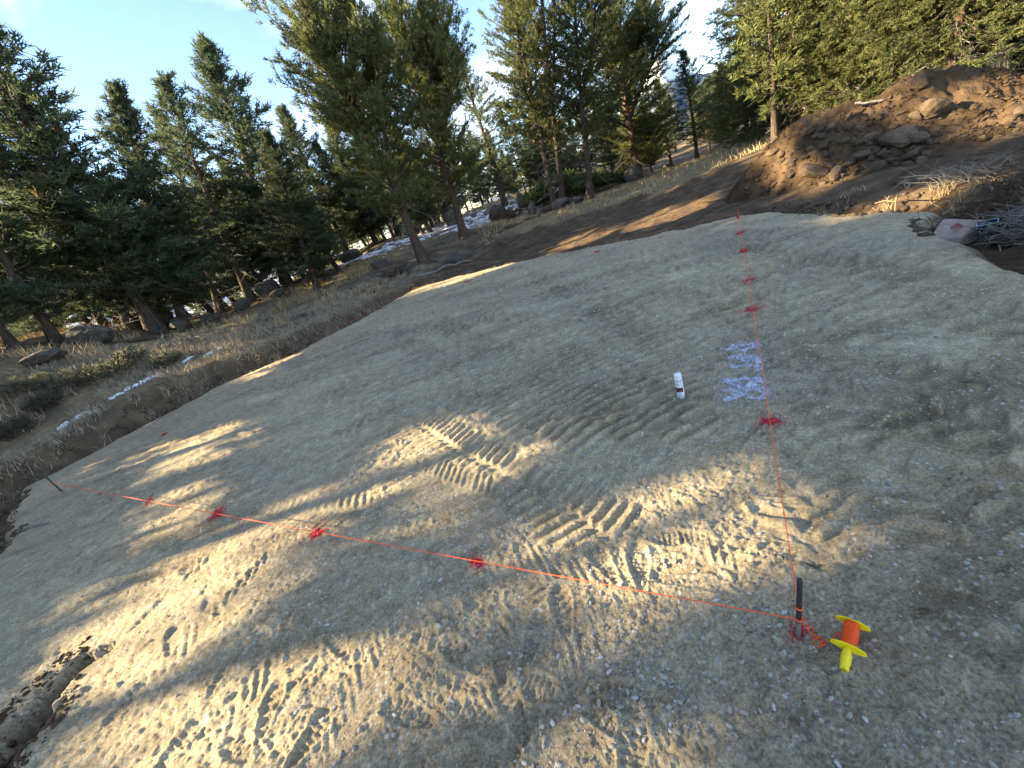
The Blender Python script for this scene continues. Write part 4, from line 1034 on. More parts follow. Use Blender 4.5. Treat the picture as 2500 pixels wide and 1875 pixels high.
BL = ['dark round boulder under the leaning left trees', 'big dark boulder between the thick left trunks', 'dark flat boulder right of the big shaded boulder', 'grey boulder at the foot of the thin pale trunk',
      'grey brown boulder ringed by dry twigs near the taped trunk', 'low dark boulder in front of the twiggy grey brown boulder', 'tall dark boulder among trunks left of the cut branches', 'small dark rock beside the tall dark boulder',
      'round dark boulder leaning on the trunk of the full bushy pine', 'small black stump like rock at the meadow edge', 'dark upright boulder behind the crossing trunks', 'flat dark rock left of the split bare trunk',
      'dark low rock in the dry grass under the left firs', 'rounded dark boulder behind the slim pine', 'squat brown rock below the crossing trunks', 'small brown rock at the foot of the straight trunk',
      'low dark rock at the far left in yellow grass', 'shaded boulder above the snow strip', 'tall shaded boulder beside the snow strip', 'big shaded boulder deep among the left trees', 'shaded boulder behind the split bare trunk']
for i, ((pos, w, h), lab) in enumerate(zip(BOULDERS, BL)):
    me = rock_mesh('boulder', 100 + i, 4, 1.0, 0.06, MAT['boulder'])
    co = np.zeros(len(me.vertices) * 3, np.float32); me.vertices.foreach_get('co', co); co = co.reshape(-1, 3)
    nn = fbm(co[:, 0] * 4 + co[:, 2] * 3 + i * 7, co[:, 1] * 4 - co[:, 2] * 3, 700 + i, 5, 0.6) - 0.5
    me.vertices.foreach_set('co', (co * (1 + 0.34 * nn[:, None])).astype(np.float32).ravel())
    o = link_mesh('boulder', me)
    o.location = (pos[0], pos[1], gz1(pos[0], pos[1]) + h * 0.30)
    o.rotation_euler = (0.1 * (i % 3), 0.12 * (i % 4 - 1), i * 1.1)
    o.scale = (w * 0.92, w * 0.8, h * 1.1)
    tag(o, lab, 'boulder', 'boulders among the trees')

# ------------------------------------------------------------------ earth mound
cp = np.array([(x, y, z) for k in ('toe', 'crest', 'face') for x, y, z in MOUND[k]])
back = [(x * 1.0 + 1.6 * x / math.hypot(x, y), y + 1.6 * y / math.hypot(x, y), -0.1) for x, y, z in MOUND['crest']]
side = [(6.5, 12.2, -.1), (6.3, 10.5, -.1), (7.0, 12.6, -.1), (12.8, 5.2, -.1), (13.6, 8.0, 0.1), (10.5, 4.8, -.1)]
cp = np.concatenate([cp, back, side])
def tps_fit(c, reg):
    n = len(c)
    d = np.hypot(c[:, None, 0] - c[None, :, 0], c[:, None, 1] - c[None, :, 1]) + 1e-6
    A = np.block([[d ** 2 * np.log(d) + np.eye(n) * reg, np.c_[np.ones(n), c[:, :2]]], [np.c_[np.ones(n), c[:, :2]].T, np.zeros((3, 3))]])
    return np.linalg.solve(A, np.r_[c[:, 2], 0, 0, 0])
_wm = tps_fit(cp, 0.08)
MPOLY = [t_[:2] for t_ in MOUND['toe']] + [(12.6, 6.2)] + [t_[:2] for t_ in sorted(back, key=lambda p_: -math.atan2(p_[0], p_[1]))] + [(7.2, 12.3)]
def mound_z(x, y):
    x, y = np.asarray(x, float), np.asarray(y, float)
    z = _wm[-3] + _wm[-2] * x + _wm[-1] * y
    for (cx, cy, _), w in zip(cp, _wm):
        d = np.hypot(x - cx, y - cy) + 1e-6
        z = z + w * d * d * np.log(d)
    z = z - 0.7 * smooth(0.1, 0.7, poly_sd(x, y, MPOLY))
    k = smooth(-0.1, 0.5, z)
    z = np.minimum(z, 1.5)
    return z + k * ((fbm(x * 1.6, y * 1.6, 131, 4) - 0.5) * 0.42 + (fbm(x * 5, y * 5, 133, 5, 0.65) - 0.5) * 0.30 + (fbm(x * 17, y * 17, 135, 3, 0.65) - 0.5) * 0.09)
xs = np.arange(6.0, 14.6, 0.045); ys = np.arange(4.6, 13.4, 0.045)
X, Y = np.meshgrid(xs, ys, indexing='ij')
mz = mound_z(X, Y)
gz_ = ground_z(X.ravel(), Y.ravel()).reshape(X.shape)
i, j = np.meshgrid(np.arange(len(xs) - 1), np.arange(len(ys) - 1), indexing='ij')
n_ = len(ys)
q = np.stack([i * n_ + j, (i + 1) * n_ + j, (i + 1) * n_ + j + 1, i * n_ + j + 1], -1).reshape(-1, 4)
ok = (mz.ravel()[q] > gz_.ravel()[q] - 0.08).any(1)
q = q[ok]; u = np.unique(q); rm = np.full(X.size, -1); rm[u] = np.arange(len(u))
mound = mesh_obj('earth_mound', np.c_[X.ravel(), Y.ravel(), mz.ravel()][u], quads=rm[q], mat=MAT['mound'], smooth=True)
tag(mound, 'long heap of dug brown earth and stones piled beside the pad', 'earth mound')
rock_pool = [rock_mesh('rock', 200 + k, 2, 0.75, 0.5, MAT['soilrock']) for k in range(9)]
slab_pool = [rock_mesh('rock', 230 + k, 2, 0.42, 0.5, MAT['soilrock']) for k in range(5)]
for p_ in rock_pool + slab_pool:
    p_.polygons.foreach_set('use_smooth', np.zeros(len(p_.polygons), dtype=bool))
def put_rock(x, y, s_, k, parent, zf, pool=None, name='rock'):
    o = link_mesh(name, (pool or rock_pool)[k % len(pool or rock_pool)], parent=parent)
    o.location = (x, y, zf + s_ * 0.16)
    o.rotation_euler = (math.sin(k * 3.1) * 0.5, math.cos(k * 2.3) * 0.5, k * 1.7)
    o.scale = (s_, s_ * (0.8 + 0.3 * math.sin(k)), s_ * (0.85 + 0.2 * math.cos(k * 1.3)))
    return o
def hit_mound(d_):
    p0 = np.array([0, 0, CAM_H]); d_ = np.array(d_)
    t_ = np.arange(7.5, 17, 0.03)
    P = p0 + d_[None, :] * t_[:, None]
    below = P[:, 2] < np.maximum(mound_z(P[:, 0], P[:, 1]), -0.05)
    return P[np.argmax(below)] if below.any() else None
kk = 0
for d_, s_ in MROCK:
    P = hit_mound(d_)
    if P is not None:
        put_rock(P[0], P[1], s_, kk, mound, float(mound_z(P[0], P[1]))); kk += 1
rr_ = random.Random(31)
cnt = 0
while cnt < 255:
    x, y = rr_.uniform(6.6, 11.6), rr_.uniform(6.0, 11.5)
    z = float(mound_z(x, y))
    if z < 0.0 or z > 1.0 or vn(np.array(x * 1.1), np.array(y * 1.1), 77) < 0.34 or math.hypot(x, y) > 12.4: continue
    s_ = 0.06 + 0.17 * rr_.random() ** 2.6
    put_rock(x, y, s_, kk, mound, z, slab_pool if rr_.random() < 0.4 else rock_pool); kk += 1; cnt += 1
# loose clods that nobody could count
def scatter_mesh(n, fpos, fsize, seed, sub_=1, flat=0.7):
    r = np.random.default_rng(seed)
    bm = bmesh.new(); bmesh.ops.create_icosphere(bm, subdivisions=max(1, sub_), radius=0.5)
    bv = np.array([v.co for v in bm.verts]); bf = np.array([[v.index for v in f.verts] for f in bm.faces]); bm.free()
    if sub_ == 0:
        bv = np.array([(.5, 0, 0), (0, .5, 0), (-.5, 0, 0), (0, -.5, 0), (0, 0, .45), (0, 0, -.45)])
        bf = np.array([(0, 1, 4), (1, 2, 4), (2, 3, 4), (3, 0, 4), (1, 0, 5), (2, 1, 5), (3, 2, 5), (0, 3, 5)])
    pos = fpos(r, n); n = len(pos)
    s_ = fsize(r, n)
    a = r.uniform(0, 6.28, n); ca, sa = np.cos(a), np.sin(a)
    sc = np.stack([s_ * r.uniform(0.85, 1.35, n), s_ * r.uniform(0.65, 1.0, n), s_ * flat * r.uniform(0.6, 1.1, n)], 1)
    v = bv[None] * (1 + (r.random((n, len(bv), 1)) - 0.5) * 0.30) * sc[:, None, :]
    tx = r.normal(0, 0.25, n)
    v = np.stack([v[..., 0], v[..., 1] * np.cos(tx)[:, None] - v[..., 2] * np.sin(tx)[:, None], v[..., 1] * np.sin(tx)[:, None] + v[..., 2] * np.cos(tx)[:, None]], -1)
    v = np.stack([v[..., 0] * ca[:, None] - v[..., 1] * sa[:, None], v[..., 0] * sa[:, None] + v[..., 1] * ca[:, None], v[..., 2]], -1) + pos[:, None, :]
    f = bf[None] + (np.arange(n) * len(bv))[:, None, None]
    return v.reshape(-1, 3), f.reshape(-1, 3), pos, s_
def clodpos(r, n):
    x, y = r.uniform(6.3, 12.5, n * 3), r.uniform(5.2, 12, n * 3)
    z = mound_z(x, y)
    k = (z > -0.08) & (z < 1.25) & (fbm(x * 1.2, y * 1.2, 141, 3) > 0.46)
    return np.c_[x, y, z + 0.01][k][:n]
v, f, _, _ = scatter_mesh(2600, clodpos, lambda r, n: 0.025 + 0.09 * r.random(n) ** 3, 8)
tag(mesh_obj('soil_clods', v, tris=f, mat=MAT['mound'], parent=mound), kind='stuff')
# clods and stones along the dirt strip edge and the cut bank
def bankpos(r, n):
    x, y = r.uniform(-11, 6.5, n * 20), r.uniform(4, 16.5, n * 20)
    sd_ = pad_sd(x, y)
    k = (sd_ > -0.16) & (sd_ < 0.9) & (fbm(x * 1.2, y * 1.2, 143, 3) > 0.44)
    x, y, sd_ = x[k][:n], y[k][:n], sd_[k][:n]
    return np.c_[x, y, np.maximum(ground_z(x, y, sd_), pad_z(x, y, sd_)) + 0.006]
def gullypos(r, n):
    x, y = r.uniform(-4.6, -2.4, n * 8), r.uniform(0.8, 2.6, n * 8)
    s, t, L = line_st(x, y, GULLY)
    k = (np.abs(t) < 0.30) & (s > 0.15) & (r.random(n * 8) < 0.7)
    x, y = x[k][:n], y[k][:n]
    return np.c_[x, y, pad_z(x, y) + 0.004]
v, f, _, _ = scatter_mesh(1400, gullypos, lambda r, n: 0.010 + 0.04 * r.random(n) ** 4, 19)
tag(mesh_obj('crumbled_soil', v, tris=f, mat=MAT['mound'], parent=pad), kind='stuff')
v, f, _, _ = scatter_mesh(3200, bankpos, lambda r, n: 0.02 + 0.13 * r.random(n) ** 3.5, 9)
tag(mesh_obj('bank_clods', v, tris=f, mat=MAT['soilrock']), kind='stuff')

# ------------------------------------------------------------------ pebbles on the pad
def pebpos(r, n):
    rr2 = np.exp(r.uniform(math.log(0.75), math.log(10.5), n * 9)); a = r.uniform(rad(-70), rad(78), n * 9)
    x, y = rr2 * np.sin(a), rr2 * np.cos(a)
    dens = (0.22 + 0.78 * smooth(0.42, 0.72, fbm(x * 3.1, y * 3.1, 151, 4, 0.6))) * (0.35 + 0.65 * smooth(-3.5, 1.0, x)) * 0.6
    k = (r.random(len(x)) < dens) & (pad_sd(x, y) < -0.1)
    x, y = x[k][:n], y[k][:n]
    return np.c_[x, y, pad_z(x, y)]
bm = bmesh.new(); bm.free()
def pebsize(r, n): return 0.005 + 0.019 * r.random(n) ** 4.0
v, f, pos, s_ = scatter_mesh(5200, pebpos, pebsize, 21, 1, 0.62)
v = v.reshape(len(pos), -1, 3)
fsz = s_ / np.sqrt((pos[:, :2] ** 2).sum(1) + 2.6)
order = np.argsort(-fsz)
big, small = order[:290], order[290:]
nv = v.shape[1]
vv = v[small] + np.array([0, 0, 1.0]) * (s_[small] * 0.10)[:, None, None]
bf = f[:len(f) // len(pos)]
tag(mesh_obj('gravel', vv.reshape(-1, 3), tris=(bf[None] + (np.arange(len(small)) * nv)[:, None, None]).reshape(-1, 3), mat=MAT['pebble'], parent=pad, smooth=True), kind='stuff')
v8, f8, _, _ = scatter_mesh(15000, pebpos, lambda r, n: 0.005 + 0.009 * r.random(n) ** 2, 23, 0, 0.7)
tag(mesh_obj('fine_gravel', v8, tris=f8, mat=MAT['pebble'], parent=pad), kind='stuff')
pool = []
for k in range(8):
    me = rock_mesh('pebble', 300 + k, 2, 0.55, 0.12, MAT['pebble'])
    me.polygons.foreach_set('use_smooth', np.ones(len(me.polygons), dtype=bool))
    pool.append(me)
for k, idx in enumerate(big):
    o = link_mesh('pebble', pool[k % 8], parent=pad)
    sz = float(s_[idx]) * 1.1
    o.location = (pos[idx][0], pos[idx][1], pos[idx][2] + sz * 0.12)
    o.rotation_euler = (math.sin(k) * 0.25, math.cos(k * 1.7) * 0.25, k * 2.4)
    o.scale = (sz * 1.2, sz * 0.85, sz)

# ------------------------------------------------------------------ snow patches
SL = ['long strip of old snow under the trees behind the split trunk', 'small snow patch in the grass by the sage bush', 'longest snow patch along the left bank top', 'short snow patch in dry grass above the bank middle', 'snow patch farthest along the left bank', 'snow sliver at the left edge of the picture', 'thin snow sliver uphill of the longest bank patch']
for i, (pts, w) in enumerate(SNOW):
    P = np.array(pts)
    lo, hi = P[:, :2].min(0) - w, P[:, :2].max(0) + w
    w = w * (1.0 if i == 0 else 0.62)
    st_ = 0.05 if w > 0.8 else 0.016
    X, Y = np.meshgrid(np.arange(lo[0], hi[0], st_), np.arange(lo[1], hi[1], st_), indexing='ij')
    s, t, L = line_st(X.ravel(), Y.ravel(), [tuple(p_[:2]) for p_ in pts])
    wob = np.abs(t) + (fbm(X.ravel() * 2.2, Y.ravel() * 2.2, 161 + i, 4, 0.6) - 0.5) * w * 1.9
    sdn = w * 0.40 - wob - 1.1 * w * np.maximum(0, fbm(X.ravel() * 7, Y.ravel() * 7, 165, 4, 0.65) - (0.52 if i == 0 else 0.40)) * 2
    z = ground_z(X.ravel(), Y.ravel()) + np.where(sdn > 0, 0.035 * smooth(0, 0.12, sdn) + 0.012, -0.02)
    n_ = X.shape[1]
    ii, jj = np.meshgrid(np.arange(X.shape[0] - 1), np.arange(n_ - 1), indexing='ij')
    q = np.stack([ii * n_ + jj, (ii + 1) * n_ + jj, (ii + 1) * n_ + jj + 1, ii * n_ + jj + 1], -1).reshape(-1, 4)
    q = q[(sdn[q] > -0.02).all(1)]
    if len(q) == 0: continue
    u = np.unique(q); rm = np.full(X.size, -1); rm[u] = np.arange(len(u))
    tag(mesh_obj('snow_patch', np.c_[X.ravel(), Y.ravel(), z][u], quads=rm[q], mat=MAT['snow'], smooth=True), SL[i], 'snow patch', 'old snow patches left of the pad')

# ------------------------------------------------------------------ dry grass, brush
def blades(n, fpos, hmin, hmax, width, seed, lean=0.5):
    r = np.random.default_rng(seed)
    P = fpos(r, n); n = len(P)
    a = r.uniform(0, 6.28, n)
    h = r.uniform(hmin, hmax, n)
    ln = r.normal(0, lean, (n, 2)) * h[:, None]
    s = np.c_[np.cos(a), np.sin(a), np.zeros(n)] * width * 0.5
    top = P + np.c_[ln, h]
    mid = P + np.c_[ln * 0.35, h * 0.6]
    v = np.stack([P - s, P + s, mid + s * 0.7, top, mid - s * 0.7], 1)
    idx = np.arange(n)[:, None] * 5
    q = np.concatenate([idx + np.array([0, 1, 2, 4]), ], 0)
    t_ = idx + np.array([4, 2, 3])
    return v.reshape(-1, 3), q, t_
def grass_obj(name, n, fpos, hmin, hmax, width, seed, mat, lean=0.5):
    v, q, t_ = blades(n, fpos, hmin, hmax, width, seed, lean)
    qq = np.concatenate([q, np.c_[t_, t_[:, 2:3]]])      # tips as collapsed quads
    me_v = v
    me = bpy.data.meshes.new(name)
    me.vertices.add(len(me_v)); me.vertices.foreach_set('co', me_v.astype(np.float32).ravel())
    tot = np.concatenate([np.full(len(q), 4), np.full(len(t_), 3)])
    li = np.concatenate([q.ravel(), t_.ravel()]).astype(np.int32)
    me.loops.add(len(li)); me.loops.foreach_set('vertex_index', li)
    me.polygons.add(len(tot)); me.polygons.foreach_set('loop_start', np.r_[0, np.cumsum(tot)[:-1]].astype(np.int32))
    me.update(calc_edges=True)
    return link_mesh(name, me, mat)
def gp(boxes, cond, clump=(1.6, 0.45)):
    def f_(r, n):
        x, y = r.uniform(boxes[0], boxes[1], n * 6), r.uniform(boxes[2], boxes[3], n * 6)
        sd_ = pad_sd(x, y)
        k = cond(x, y, sd_) & (fbm(x * clump[0], y * clump[0], 171, 4) > clump[1])
        x, y, sd_ = x[k][:n], y[k][:n], sd_[k][:n]
        return np.c_[x, y, ground_z(x, y, sd_) - 0.01]
    return f_
tag(grass_obj('bank_grass', 20000, gp((-16, 0, 3, 19), lambda x, y, s: (s > 0.5) & (s < 5.5) & (poly_sd(x, y, DIRT) > 0.3)), 0.06, 0.24, 0.014, 1, MAT['greystraw'], 0.7), kind='stuff')
tag(grass_obj('yellow_grass', 9000, gp((-19, -3, 9, 26), lambda x, y, s: (s > 2.6), (0.7, 0.55)), 0.10, 0.38, 0.02, 2, MAT['straw'], 0.5), kind='stuff')
tag(grass_obj('meadow_grass', 17000, gp((1, 24, 13, 36), lambda x, y, s: (poly_sd(x, y, DIRT) > 0.2) & (s > 0.3), (0.9, 0.46)), 0.08, 0.26, 0.028, 3, MAT['straw'], 0.6), kind='stuff')
tag(grass_obj('roadside_grass', 1000, gp((4.4, 13, 2.5, 7.2), lambda x, y, s: (s > 0.2) & (s < 1.5) & (mound_z(x, y) < 0.0), (1.5, 0.5)), 0.03, 0.13, 0.012, 4, MAT['straw'], 1.0), kind='stuff')

def sticks(n, radius, height, seed, thick=0.006, flat=0.5):
    r = np.random.default_rng(seed)
    gg = Geo()
    for i in range(n):
        a = r.uniform(0, 6.28); d = radius * math.sqrt(r.random()) * 0.6
        p0 = np.array([math.cos(a) * d, math.sin(a) * d, 0.0])
        b_ = r.uniform(0, 6.28); L = r.uniform(0.5, 1.0) * radius
        e = p0 + np.array([math.cos(b_) * L, math.sin(b_) * L, height * r.uniform(0.1, 1.0)])
        m = (p0 + e) / 2 + r.normal(0, 0.08 * radius, 3) + np.array([0, 0, 0.1 * height])
        m[2] = abs(m[2]); e[2] = abs(e[2])
        gg.tube([p0, m, e], [thick, thick * 0.8, thick * 0.4], 3)
        for k in range(2):
            c = m + (e - m) * r.uniform(0, 0.7)
            gg.tube([c, c + r.normal(0, 0.25 * radius, 3) * np.array([1, 1, 0.5]) + np.array([0, 0, 0.1 * height])], [thick * 0.6, thick * 0.25], 3)
    return gg.get()
def brush(name, loc, n, radius, height, seed, mat, label, cat, group, thick=0.006):
    v, q = sticks(n, radius, height, seed, thick)
    o = mesh_obj(name, v, quads=q, mat=mat); o.location = loc
    return tag(o, label, cat, group)
BR = [((5.15, 3.15), 170, .55, .30, 'deadwood', 'tangle of dead grey brush at the pad edge below the sandstone slab'), ((5.0, 2.65), 150, .50, .22, 'brownstick', 'dark dead brush at the right picture edge'), ((5.85, 3.45), 120, .5, .35, 'brownstick', 'brown dead brush behind the navy tub'), ((5.55, 4.25), 90, .45, .3, 'brownstick', 'brown dead twigs behind the sandstone slab'), ((6.35, 4.2), 90, .6, .3, 'brownstick', 'low dead brush in the sunlit strip above the slab'),
      ((6.9, 5.3), 60, .5, .25, 'deadwood', 'scatter of pale twigs below the mound'), ((8.6, 5.2), 90, .6, .45, 'redbark', 'rusty dead bush at the right end of the mound')]
for i, ((x, y), n, rd, ht, m_, lab) in enumerate(BR):
    brush('dead_brush', (x, y, gz1(x, y)), n, rd, ht, 400 + i, MAT[m_], lab, 'brush', 'dead brush right of the pad')
BL2 = [((3.3, 26.0), 130, 1.0, .8, 'redbark', 'reddish brown dead brush left of the cut green branches'), ((-7.3, 14.6), 60, .6, .35, 'deadwood', 'pale bent twigs at the foot of the taped trunk'), ((-9.6, 19.0), 70, .8, .4, 'deadwood', 'grey twigs round the lichen boulder'), ((-9.2, 13.4), 70, .7, .4, 'deadwood', 'fan of grey sticks lying above the bank'), ((-3.2, 18.6), 70, .8, .35, 'brownstick', 'brown twigs at the foot of the split trunk'), ((-0.8, 19.5), 80, .9, .4, 'deadwood', 'dead twigs beside the leaning brown trunk')]
for i, ((x, y), n, rd, ht, m_, lab) in enumerate(BL2):
    brush('dead_brush', (x, y, gz1(x, y)), n, rd, ht, 420 + i, MAT[m_], lab, 'brush', 'dead brush under the trees', 0.012)

# sage bushes and cut green branches
def bush(name, loc, radius, height, n, seed, mat, label, cat, group, L=0.1, w=0.03, stem='brownstick'):
    r = np.random.default_rng(seed)
    root = empty(name, loc, label, cat, group)
    v, q = sticks(26, radius, height, seed, 0.008)
    mesh_obj('stems', v, quads=q, mat=MAT[stem], parent=root)
    a = r.uniform(0, 6.28, n); d = radius * np.sqrt(r.random(n)) * 0.95
    h = height * (0.25 + 0.75 * r.random(n)) * (1 - 0.5 * (d / radius) ** 2)
    C = np.c_[np.cos(a) * d, np.sin(a) * d, h]
    k = fbm(C[:, 0] * 3 / radius, C[:, 1] * 3 / radius + C[:, 2] * 3, seed, 2) > 0.38
    C = C[k]
    D = unit(C * np.array([1, 1, 0.5]) + np.array([0, 0, 0.4 * height]))
    v, q = cards(C, D, 6, L, w, r, 0.6)
    mesh_obj('leaves', v, quads=q, mat=mat, parent=root)
    return root
SGL = ['sage bush below the yellow grass, left of the snow patches', 'small sage bush just under the leaning trunks', 'broad grey sage bush with pale stems on the left slope', 'little sage bush between two snow patches', 'sage bush in sun flecks nearest the leaning trunks at the left edge', 'low sage bush beside the broad sage bush', 'sage bush nearest the pad at the left edge']
for i, (x, y, z) in enumerate(DEBRIS['sage']):
    bush('sage_bush', (x, y, gz1(x, y)), 0.35 + 0.12 * (i % 3), 0.42, 260, 500 + i, MAT['sage'], SGL[i], 'bush', 'sage bushes on the left bank', 0.09, 0.022)
CGL = ['heap of cut green boughs left of the straight trunk', 'heap of cut green boughs right of the straight trunk', 'last low heap of cut green boughs by the meadow', 'yellowish heap of cut boughs behind the crossing trunks']
for i, (x, y, z) in enumerate(DEBRIS['greens']):
    bush('cut_boughs', (x, y, gz1(x, y)), 1.25, (1.25, 0.9, 0.6, 1.0)[i], 900, 520 + i, MAT['cut_needle'], CGL[i], 'cut branches', 'cut green boughs at the meadow edge', 0.28, 0.085)
bush('sage_bush', (5.22, 3.62, gz1(5.22, 3.62)), 0.17, 0.17, 150, 540, MAT['sage'], 'small pale sage plant in front of the navy tub', 'bush', None, 0.06, 0.016)

SG = ['tall straw tuft on top of the mound at the right', 'grey straw tuft at the foot of the sunlit mound end', 'straw tuft where the two mound slopes meet', 'straw tuft above the sandstone slab', 'small straw tuft at the right of the sunlit strip', 'tiny straw tuft on the dark strip below the mound']
for i, (x, y, z) in enumerate(STRAW):
    if i == 0: x, y = 10.95, 8.2
    if i == 2: x, y = 9.7, 6.6
    if i == 1: x, y = 10.0, 6.3
    def fp(r, n, x=x, y=y):
        a = r.uniform(0, 6.28, n); d = 0.16 * np.sqrt(r.random(n))
        xx, yy = x + np.cos(a) * d, y + np.sin(a) * d
        return np.c_[xx, yy, np.maximum(mound_z(xx, yy), ground_z(xx, yy)) - 0.01]
    tag(grass_obj('straw_tuft', 60, fp, 0.10, 0.38 if i < 3 else 0.16, 0.008, 560 + i, MAT['straw'], 0.35), SG[i], 'grass tuft', 'straw tufts round the mound')

# fallen sticks and logs
def stick(name, a, b_, rad0, label, cat, group, mat, seed, parent=None):
    r = np.random.default_rng(seed)
    A, B = np.array(a, float), np.array(b_, float)
    u_ = np.linspace(0, 1, 7)[:, None]
    P = A * (1 - u_) + B * u_ + r.normal(0, 0.02, (7, 3)) * np.linalg.norm(B - A)
    v, q = tube(P, np.linspace(rad0, rad0 * 0.55, 7), 7, 0.12, seed)
    o = mesh_obj(name, v, quads=q, mat=mat, smooth=True)
    return tag(o, label, cat, group)
ST = [((-6.9, 15.2), (-6.0, 15.9), .035, 'deadwood', 'pale fallen stick above the bank below the taped trunk'), ((-9.4, 12.8), (-8.6, 13.7), .04, 'deadwood', 'grey fallen branch on the left bank top'), ((-4.9, 17.2), (-3.3, 18.0), .05, 'brownstick', 'long brown fallen branch in front of the split trunk'),
      ((-2.2, 17.3), (0.2, 18.2), .05, 'deadwood', 'grey fallen branch right of the split trunk'), ((2.4, 21.5), (4.6, 22.9), .09, 'brownstick', 'dark log lying before the crossing trunks'), ((4.6, 23.6), (5.4, 23.3), .16, 'bark', 'short thick cut log at the crossing trunks'), ((-11.5, 14.3), (-10.4, 15.6), .06, 'bark', 'dark fallen limb under the left firs'),
      ((7.9, 26.4), (11.0, 27.6), .09, 'bark', 'dark log along the cut green boughs'), ((6.2, 4.75), (6.9, 4.45), .014, 'lumber', 'straight pale stick in the sunlit strip'), ((7.0, 6.3), (7.6, 6.0), .016, 'deadwood', 'white bleached stick below the mound'), ((8.75, 9.0), (9.15, 8.75), .03, 'deadwood', 'bleached root sticking from the mound notch'),
      ((-6.7, 4.9), (-6.1, 4.75), .02, 'deadwood', 'pale root at the crumbling left pad edge')]
for i, (a, b_, rd, m_, lab) in enumerate(ST):
    zf = (lambda x, y: max(float(mound_z(np.array(x), np.array(y))), gz1(x, y))) if a[0] > 6.5 and a[1] < 13 else (lambda x, y: max(gz1(x, y), pz1(x, y)))
    stick('fallen_branch', (*a, zf(*a) + rd * 0.7), (*b_, zf(*b_) + rd * 0.9), rd, lab, 'branch', 'fallen branches and logs', MAT[m_], 600 + i)
# thin upright sticks
a, b_ = DEBRIS['post']
gg = Geo(); gg.tube([(0, 0, -0.05), (0.02, 0.01, 0.2), (b_[0] - a[0], b_[1] - a[1], 0.45)], [0.012, 0.010, 0.007], 6)
gg.tube([(0.015, 0.005, 0.17), (-0.08, 0.10, 0.215), (-0.15, 0.17, 0.20)], [0.007, 0.006, 0.004], 5)
o = mesh_obj('upright_stick', gg.get()[0], quads=gg.get()[1], mat=MAT['lumber']); o.location = (a[0], a[1], gz1(a[0], a[1]))
tag(o, 'thin yellow stick with a side twig standing in the sunlit strip', 'stick')
for i, (x, y, lab) in enumerate([(9.62, 9.9, 'short broken wooden post behind the mound notch'), (9.85, 9.95, 'slightly taller broken post right of the short one')]):
    z = max(float(mound_z(np.array(x), np.array(y))), gz1(x, y))
    gg = Geo(); gg.tube([(0, 0, -0.3), (0, 0, 0.2), (0.02, 0, 0.42 + 0.15 * i)], [0.045, 0.043, 0.036], 8, 0.1, i)
    o = mesh_obj('broken_post', gg.get()[0], quads=gg.get()[1], mat=MAT['lumber']); o.location = (x, y, z)
    tag(o, lab, 'post', 'broken posts behind the mound')

# ------------------------------------------------------------------ paint on the gravel
def paint(name, cond, lo, hi, step, mat, label, group, seed, lift=0.003):
    X, Y = np.meshgrid(np.arange(lo[0], hi[0], step), np.arange(lo[1], hi[1], step), indexing='ij')
    x, y = X.ravel(), Y.ravel()
    r = np.random.default_rng(seed)
    pr = cond(x, y)
    z = pad_z(x, y) + lift
    n_ = X.shape[1]
    ii, jj = np.meshgrid(np.arange(X.shape[0] - 1), np.arange(n_ - 1), indexing='ij')
    q = np.stack([ii * n_ + jj, (ii + 1) * n_ + jj, (ii + 1) * n_ + jj + 1, ii * n_ + jj + 1], -1).reshape(-1, 4)
    q = q[r.random(len(q)) < pr[q].mean(1)]
    if len(q) == 0: return None
    u = np.unique(q); rm = np.full(X.size, -1); rm[u] = np.arange(len(u))
    return tag(mesh_obj(name, np.c_[x, y, z][u], quads=rm[q], mat=mat), label, 'paint mark', group)
RL = ['red paint spot at the foot of the nearest stake', 'biggest red paint spot under the string below the white marks', 'red paint spot just above the white marks', 'red paint smear two spots above the white marks', 'small red paint smear on the right string line near the far end', 'thin red paint smear close to the far stake', 'red paint at the foot of the far stake',
      'nearest red paint spot on the left string line', 'large red paint spot on the left string in a sun fleck', 'slanting red smear midway along the left string', 'faint red smear beyond the slanting one on the left string', 'tiny red fleck short of the left stake', 'red paint at the foot of the left stake',
      'red streak on the left pad edge near the left stake', 'small red fleck along the left pad edge', 'red fleck at the left pad edge by the corner stake', 'red fleck on the far pad edge, middle', 'red fleck on the far pad edge toward the far stake', 'red smear on the sunlit far pad edge']
for i, ((c_, u_, v_), lab) in enumerate(zip(RED, RL)):
    c_ = np.array(c_); Mi = np.linalg.inv(np.array([u_, v_]).T)
    ext = np.abs(np.array(u_)) + np.abs(np.array(v_))
    ext = np.maximum(ext * 2.0, 0.05)
    def cond(x, y, c_=c_, Mi=Mi, i=i):
        ab = (np.c_[x, y] - c_) @ Mi.T
        d = np.sqrt((ab ** 2).sum(1)) + (fbm(x * 22, y * 22, 181 + i, 3) - 0.5) * (0.35 if i in (0, 1, 7) else 0.55)
        return np.clip(0.92 * smooth(0.75, 0.15, d) + 0.25 * smooth(1.5, 0.3, d), 0, 1) * (0.5 + 0.8 * (fbm(x * 60, y * 60, 191, 2) - 0.1))
    st_ = float(np.clip(ext.max() / 130, 0.0035, 0.012))
    paint('red_paint_mark', cond, c_ - ext, c_ + ext, st_, MAT['red'], lab, 'red paint marks along the strings', 30 + i)
WL = ['white sprayed strokes just under the upper part of the right string', 'white crossed sprayed strokes nearer the big red spot']
